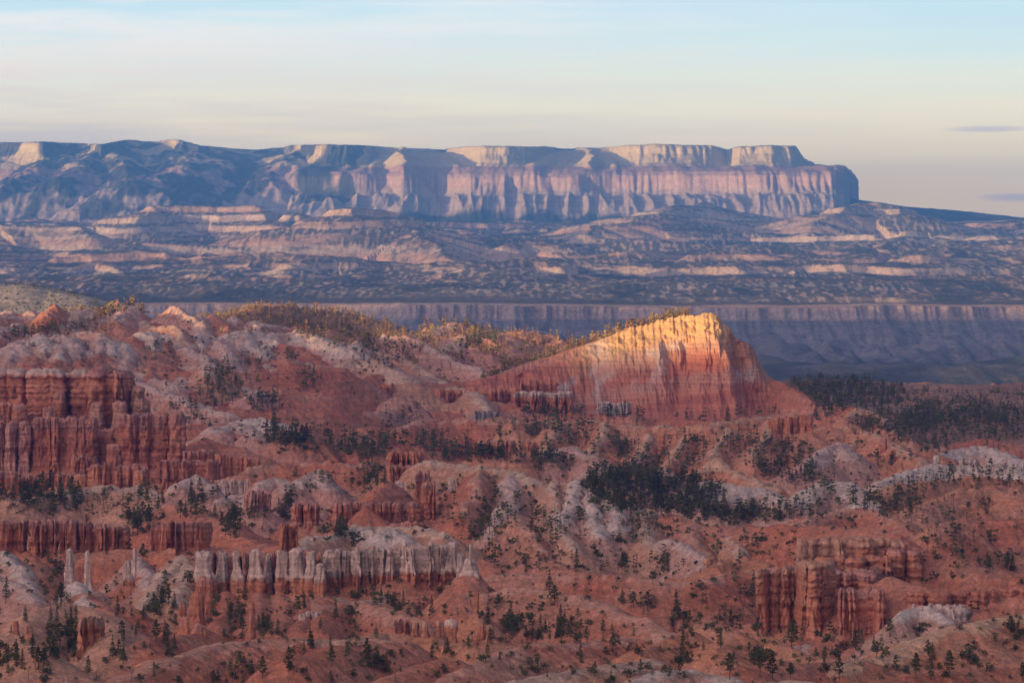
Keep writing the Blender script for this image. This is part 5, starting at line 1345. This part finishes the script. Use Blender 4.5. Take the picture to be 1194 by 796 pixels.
# chosen trees that stand out in the photograph
for (u, v, k, px) in [(305, 792, 'pine', 26), (268, 790, 'pine', 18), (280, 778, 'pine', 14), (354, 760, 'fir', 15), (385, 755, 'fir', 16), (438, 744, 'fir', 17), (444, 706, 'fir', 22), (437, 708, 'fir', 26), (568, 728, 'fir', 26), (532, 720, 'fir', 16), (500, 722, 'fir', 16), (665, 744, 'fir', 28), (684, 750, 'pine', 20),
                      (640, 690, 'fir', 26), (628, 668, 'fir', 18), (613, 670, 'fir', 20), (672, 664, 'fir', 26), (693, 790, 'pine', 18), (620, 782, 'fir', 18), (654, 745, 'pine', 26), (886, 790, 'pine', 34), (900, 794, 'pine', 30), (850, 792, 'pine', 30), (1068, 790, 'pine', 30), (1085, 794, 'fir', 26),
                      (1136, 700, 'fir', 16), (1160, 755, 'pine', 18), (1022, 768, 'pine', 20), (960, 778, 'fir', 16), (796, 750, 'fir', 18), (820, 760, 'fir', 14), (925, 745, 'pine', 24), (1037, 745, 'pine', 22), (1003, 768, 'snag', 34), (1006, 790, 'snag', 30), (750, 715, 'snag', 30), (460, 795, 'snag', 26), (384, 775, 'snag', 20),
                      (430, 778, 'pine', 14), (404, 770, 'pine', 16), (58, 735, 'fir', 26), (66, 727, 'fir', 20), (27, 752, 'fir', 14), (88, 735, 'fir', 24), (12, 770, 'pine', 16), (720, 670, 'snag', 20), (640, 750, 'pine', 16), (1180, 668, 'fir', 22), (1150, 662, 'fir', 20), (555, 582, 'fir', 16), (572, 598, 'fir', 18),
                      (580, 606, 'pine', 16), (236, 600, 'fir', 26), (250, 605, 'fir', 20), (272, 612, 'pine', 24), (180, 595, 'fir', 16), (120, 588, 'fir', 14), (78, 700, 'juniper', 9), (70, 670, 'juniper', 14), (63, 672, 'juniper', 10), (218, 678, 'juniper', 14), (318, 520, 'fir', 22), (332, 522, 'fir', 22), (365, 524, 'pine', 16)]:
    g = ground_at(u, v)
    if g: TREES.append((g[0], g[1], g[2], px / F * g[1], k, u, v))
# the wooded knoll and the ravine behind: placed on the land itself
def land_trees(poly, n, h0, h1, kinds=('fir', 'pine', 'juniper'), pk=(.4, .45, .15), spread=30, lower=0):
    pa = np.array([P(*p) for p in poly]); 
    for _ in range(n):
        s = rt.rand() * (len(pa) - 1); i = int(s); f = s - i
        x = pa[i, 0] * (1 - f) + pa[i + 1, 0] * f; y = pa[i, 1] * (1 - f) + pa[i + 1, 1] * f
        x += rt.normal() * spread * .4; y += rt.uniform(-1.0, .35) * spread
        t = x / y; i_ = int(np.searchsorted(DN, y)); j_ = int(np.searchsorted(T, t))
        if i_ >= len(DN) or j_ >= len(T): continue
        k = kinds[int(np.searchsorted(np.cumsum(pk), rt.rand() * .999))]
        h = rt.uniform(h0, h1) * (.4 if k == 'juniper' else 1)
        z = float(HN[i_, j_]); u = UC + t * F; v = VH - z / y * F
        if mesa_cover(u, v): continue
        if lower and float(RELN[i_, j_, 1]) > -.2 and pn(x / 45, y / 90, 721) < .05: continue
        TREES.append((x, y, z, h, k, u, v)); SUN_TINTED.add(len(TREES) - 1)
KN = [(215, 374, 3500), (260, 368, 3560), (300, 359, 3650), (335, 357, 3700), (360, 358, 3700), (395, 364, 3700), (430, 374, 3680), (455, 384, 3650), (485, 393, 3600)]
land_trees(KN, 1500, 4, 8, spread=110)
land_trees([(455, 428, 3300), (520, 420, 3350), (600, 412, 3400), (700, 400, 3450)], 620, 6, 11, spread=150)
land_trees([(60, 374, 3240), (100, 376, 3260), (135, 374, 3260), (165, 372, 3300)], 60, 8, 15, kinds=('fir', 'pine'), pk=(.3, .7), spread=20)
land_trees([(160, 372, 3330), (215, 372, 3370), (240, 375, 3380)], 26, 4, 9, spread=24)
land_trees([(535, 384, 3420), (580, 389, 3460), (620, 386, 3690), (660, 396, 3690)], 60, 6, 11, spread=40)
WOODP = [[(905, 452, 3600), (990, 452, 3700), (1100, 470, 3800), (1200, 480, 3800)], [(950, 470, 3350), (1060, 480, 3450), (1200, 490, 3500)], [(1000, 495, 3150), (1090, 505, 3150), (1200, 505, 3200)]]
_n0 = len(TREES)
for wp, n_ in zip(WOODP, (1300, 900, 420)): land_trees(wp, n_, 3.5, 9, spread=260, lower=.6)
for i in range(_n0, len(TREES)): SUN_TINTED.discard(i)
# pinyons dotted over the grey hill beyond the skyline
for _ in range(1500):
    x = rt.uniform(-830, -520); y = rt.uniform(4950, 5330)
    i_ = int(np.searchsorted(DF, y)); j_ = int(np.searchsorted(T, x / y)); z = float(HF[i_, j_])
    u = UC + x / y * F; v = VH - z / y * F
    if -8 < u < 130 and v < 378: TREES.append((x, y, z, rt.uniform(1.6, 4.2), 'juniper' if rt.rand() < .8 else 'pine', u, v)); FARH.add(len(TREES) - 1)
# along the back of the mesa
nbk, nuk = MXB.shape
for _ in range(330):
    j = int(rt.uniform(.02, .66) * nuk); i = int(rt.rand() ** 1.5 * 18) + 1
    h = rt.uniform(6, 12); x, y, z = float(MXB[i, j]), float(MYB[i, j]), float(MZB[i, j])
    k = 'pine' if rt.rand() < .65 else 'fir'
    TREES.append((x, y, z, h, k, UC + x / y * F, VH - z / y * F)); SUN_TINTED.add(len(TREES) - 1)
for _ in range(26):
    j = int(rt.uniform(.60, .74) * nuk); i = rt.randint(1, 10)
    TREES.append((float(MXB[i, j]), float(MYB[i, j]), float(MZB[i, j]), rt.uniform(2, 5), 'pine', UC + float(MXB[i, j] / MYB[i, j]) * F, 380))

# ---- templates
TPL = {k: [make_tree(k, 100 + 10 * i + len(k), 1.5) for i in range(nv)] for k, nv in (('fir', 6), ('pine', 7), ('juniper', 5))}
LOW = {k: [make_tree(k, 300 + 10 * i + len(k), .42) for i in range(8)] for k in ('fir', 'pine', 'juniper')}
SNG = [make_snag(50 + i, 4 + i) for i in range(6)]

MARKS = [(60, 480, 'the great banded cliff'), (190, 510, 'the long red wall'), (60, 560, 'the orange blocks below the cliff'), (50, 592, 'the left grove'), (90, 622, 'the flat-topped block row'), (160, 620, 'the grove between the block rows'), (220, 622, 'the cleft red block'),
         (92, 665, 'the two white spires'), (152, 668, 'the white needle'), (20, 670, 'the pale slope at the left edge'), (50, 725, 'the round mound at lower left'), (107, 750, 'the broad orange crag'), (160, 725, 'the gully left of the orange towers'), (225, 740, 'the clustered orange towers'),
         (245, 700, 'the left end of the pillar row'), (292, 725, 'the slim orange spire'), (340, 660, 'the pillar row'), (350, 725, 'the crag under the pillar row'), (430, 665, 'the fluted wall'), (505, 660, 'the right part of the fluted wall'), (550, 670, 'the white-coned stump'),
         (470, 728, 'the toothed ridge end'), (508, 738, 'the four orange stumps'), (566, 736, 'the small stepped crag'), (555, 702, 'the tiny leaning spire'), (270, 570, 'the pinkish knobs'), (300, 600, 'the pink mounds'), (356, 598, 'the red stub wall'), (435, 600, 'the straight red wall'),
         (472, 545, 'the castle block'), (498, 585, 'the tall pillar of the castle block'), (337, 625, 'the orange twin tower'), (450, 515, 'the grove behind the castle block'), (578, 520, 'the yellowish little wall'), (560, 550, 'the castle ridge'), (605, 565, 'the left pale ridge crag'),
         (664, 565, 'the right pale ridge crag'), (640, 615, 'the bushy gully'), (700, 600, 'the white-flanked mounds'), (750, 610, 'the bush slope'), (730, 565, 'the dark hollow'), (790, 575, 'the right part of the dark hollow'), (836, 550, 'the white-flanked cone'), (870, 575, 'the white dome right of the cone'),
         (800, 645, 'the pink mound'), (740, 664, 'the tree line under the centre slope'), (620, 670, 'the trail ridge'), (660, 710, 'the smooth red ridge'), (660, 740, 'the hollow below the smooth ridge'), (600, 735, 'the gully below the trail'), (740, 700, 'the scree left of the banded cliff'),
         (800, 745, 'the pointed red mound'), (882, 748, 'the second pointed mound'), (832, 658, 'the crumbling tan crags'), (910, 695, 'the left buttress of the banded cliff'), (950, 695, 'the middle buttress of the banded cliff'), (1000, 720, 'the right buttress of the banded cliff'), (1000, 640, 'the top of the banded cliff'),
         (1060, 715, 'the white patch beside the banded cliff'), (1130, 700, 'the dark red ledge'), (1180, 690, 'the right end of the red ledge'), (1140, 660, 'the wooded dip at the right edge'), (1060, 610, 'the red hill right of centre'), (1130, 590, 'the broad tan hill'), (1180, 620, 'the hill at the right edge'),
         (920, 495, 'the orange comb of pillars'), (1029, 522, 'the red crag with the pale cap'), (1093, 540, 'the cream mushroom rock'), (1130, 545, 'the white ridge'), (1172, 545, 'the cream tooth'), (965, 570, 'the white-capped mound'), (920, 545, 'the right-hand grove'),
         (270, 455, 'the ravine right of the great cliff'), (320, 500, 'the white slab'), (230, 430, 'the pink dome'), (760, 480, 'the foot of the great mesa'), (640, 470, 'the left slope of the great mesa'), (860, 490, 'the right foot of the great mesa'), (510, 470, 'the cracked red cliff band'),
         (700, 390, 'the back of the great mesa'), (1000, 460, 'the far dark wood'), (330, 370, 'the sunlit knoll'), (110, 372, 'the red skyline'), (540, 385, 'the pale peak'), (770, 520, 'the stack of orange beds'),
         (60, 780, 'the bottom left corner grove'), (140, 775, 'the bottom grove'), (200, 780, 'the foot of the orange towers'), (260, 775, 'the bottom slope'), (330, 770, 'the broad lower slope'), (400, 765, 'the middle of the lower slope'), (460, 775, 'the low tan mound'), (530, 775, 'the bottom gully'),
         (600, 770, 'the swell at bottom centre'), (670, 770, 'the swell right of bottom centre'), (730, 775, 'the pale patch at the bottom'), (830, 785, 'the bottom slope under the pointed mounds'), (900, 785, 'the bottom right swell'), (970, 780, 'the bottom edge below the banded cliff'), (1040, 780, 'the low ridge at the bottom right'),
         (1110, 755, 'the red mounds at the lower right'), (1170, 750, 'the lower right corner mounds'), (1150, 785, 'the bottom right corner')]
MU = np.array([m[:2] for m in MARKS], float)
def near_mark(u, v):
    d = np.hypot(MU[:, 0] - u, (MU[:, 1] - v) * 1.6)
    i = int(d.argmin()); return i

def words(n):
    return ['leftmost', 'second', 'third', 'fourth', 'fifth', 'sixth', 'seventh', 'eighth', 'ninth', 'tenth', 'eleventh', 'twelfth'][n] if n < 12 else '%dth' % (n + 1)

def pick(kinds, limit, minpx=0):
    idx = [i for i, t in enumerate(TREES) if i not in SUN_TINTED and i not in FARH and t[4] in kinds and 2 < t[5] < 1192 and t[6] < 799]
    idx.sort(key=lambda i: -TREES[i][3] / TREES[i][1])
    return [i for i in idx[:limit] if TREES[i][3] / TREES[i][1] * F >= minpx]

def place_kind(name, cat, group, kinds, limit, desc, minpx):
    ids = pick(kinds, limit, minpx)
    by = {}
    for i in ids:
        x, y, z, h, k, u, v = TREES[i]
        px = h / y * F
        m = near_mark(u, v)
        dv = v - MU[m, 1]; du = u - MU[m, 0]
        by.setdefault((m, desc(k, px)), []).append((u, i))
    src = {}
    for (m, ds), lst in by.items():
        lst.sort()
        for r, (u, i) in enumerate(lst):
            x, y, z, h, k, _, v = TREES[i]
            if len(lst) == 1: lab = '%s by %s' % (ds, MARKS[m][2])
            elif r == len(lst) - 1: lab = 'rightmost %s by %s' % (ds, MARKS[m][2])
            elif r == 0: lab = 'leftmost %s by %s' % (ds, MARKS[m][2])
            else: lab = '%s by %s, %s from the left' % (ds, MARKS[m][2], words(r))
            w = lab.split()
            vi = i % (len(TPL[k]) if k != 'snag' else len(SNG))
            key = (k, vi)
            if key not in src:
                tr, cr = (TPL[k][vi] if k != 'snag' else SNG[vi])
                root = empty(name)
                o1 = raw_mesh('trunk', *tr[:2], tr[2], M_BARK, root, smooth=True)
                if k == 'snag': kids = [o1] + [raw_mesh('branch', b_[0], b_[1], b_[2], M_BARK, root) for b_ in cr]
                else: kids = [o1, raw_mesh('crown', cr[0], cr[1], cr[2], M_LEAF, root, smooth=False)]
                src[key] = (root, kids)
                new = root
            else:
                root, kids = src[key]
                new = root.copy(); COL.objects.link(new)
                for c in kids:
                    cc = c.copy(); COL.objects.link(cc); cc.parent = new
            new.location = (x, y, z)
            new.rotation_euler = (0, 0, (i * 2.399) % 6.283)
            wd = {'fir': 1.0, 'pine': 1.05, 'juniper': 1.15, 'snag': 1.0}[k] * (.9 + .3 * ((i * .618) % 1))
            new.scale = (h * wd, h * wd, h)
            tag(new, lab, cat, group, 'thing')
    return set(ids)

def d_tree(k, px):
    a = 'tall' if px > 25 else 'medium' if px > 17 else 'small'
    return a + (' narrow fir' if k == 'fir' else ' open-crowned pine')
used = place_kind('pine_tree', 'tree', 'dark conifers scattered over the badlands', ('fir', 'pine'), 300, d_tree, 4)
used |= place_kind('shrub', 'shrub', 'low dark shrubs on the slopes', ('juniper',), 230, lambda k, px: ('large' if px > 9 else 'small') + ' round dark shrub', 3)
used |= place_kind('dead_tree', 'dead tree', 'bare dead trees on the slopes', ('snag',), 200, lambda k, px: ('tall' if px > 22 else 'short') + ' bare dead tree', 5)

# all the others as two masses
def mass(name, kinds, label):
    VS = []; QS = []; CS = []; o = 0
    rg = np.random.RandomState(5)
    for i, (x, y, z, h, k, u, v) in enumerate(TREES):
        if i in used or k not in kinds: continue
        if k == 'snag':
            tr, cr = SNG[i % 6]; parts = (tr, merge(cr))
        else:
            parts = (TPL if y < 1450 else LOW)[k][i % 5]
        a = rg.rand() * 6.283; ca, sa = math.cos(a), math.sin(a); w = h * rg.uniform(.9, 1.25)
        br = rg.uniform(.7, 1.3); gr = rg.uniform(.85, 1.2); rd = 1.0
        if i in SUN_TINTED: br *= 2.25; gr *= .90; rd = 1.25  # sunlit gold painted as brighter, redder foliage
        for (V, Q_, C) in parts:
            VV_ = np.empty_like(V)
            VV_[:, 0] = x + w * (ca * V[:, 0] - sa * V[:, 1]); VV_[:, 1] = y + w * (sa * V[:, 0] + ca * V[:, 1]); VV_[:, 2] = z + h * V[:, 2]
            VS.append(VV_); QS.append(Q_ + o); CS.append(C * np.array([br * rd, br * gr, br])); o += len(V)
    ob = raw_mesh(name, np.concatenate(VS), np.concatenate(QS), np.concatenate(CS), M_LEAF, smooth=False)
    tag(ob, kind='stuff'); ob['label'] = label
    print(name, 'quads', sum(len(q) for q in QS))
mass('woodland', ('fir', 'pine', 'snag'), 'dark conifer woodland spread over the hollows and far slopes')
mass('scrub', ('juniper',), 'small dark scrub dotted over the red slopes')
print('trees', len(TREES))
# ------------------------------------------------------------------ the air
def haze_box(x0, x1, y0, y1, z0, z1, dens):
    v = [(x, y, z) for z in (z0, z1) for y in (y0, y1) for x in (x0, x1)]
    f = [(0, 2, 3, 1), (4, 5, 7, 6), (0, 1, 5, 4), (2, 6, 7, 3), (0, 4, 6, 2), (1, 3, 7, 5)]
    m = bpy.data.materials.new('haze'); m.use_nodes = True
    t = m.node_tree; t.nodes.remove(t.nodes['Principled BSDF'])
    p = t.nodes.new('ShaderNodeVolumePrincipled')
    p.inputs['Color'].default_value = (0.075, 0.255, 0.80, 1)
    p.inputs['Density'].default_value = dens
    p.inputs['Anisotropy'].default_value = 0.0
    t.links.new(p.outputs[0], t.nodes['Material Output'].inputs['Volume'])
    o = raw_mesh('haze', np.array(v, np.float32), np.array(f, np.int32), None, m, smooth=False)
    tag(o, kind='stuff')
    return o
if HAZE: haze_box(-31000, 31000, -31000, 31000, -420, 780, HAZE)
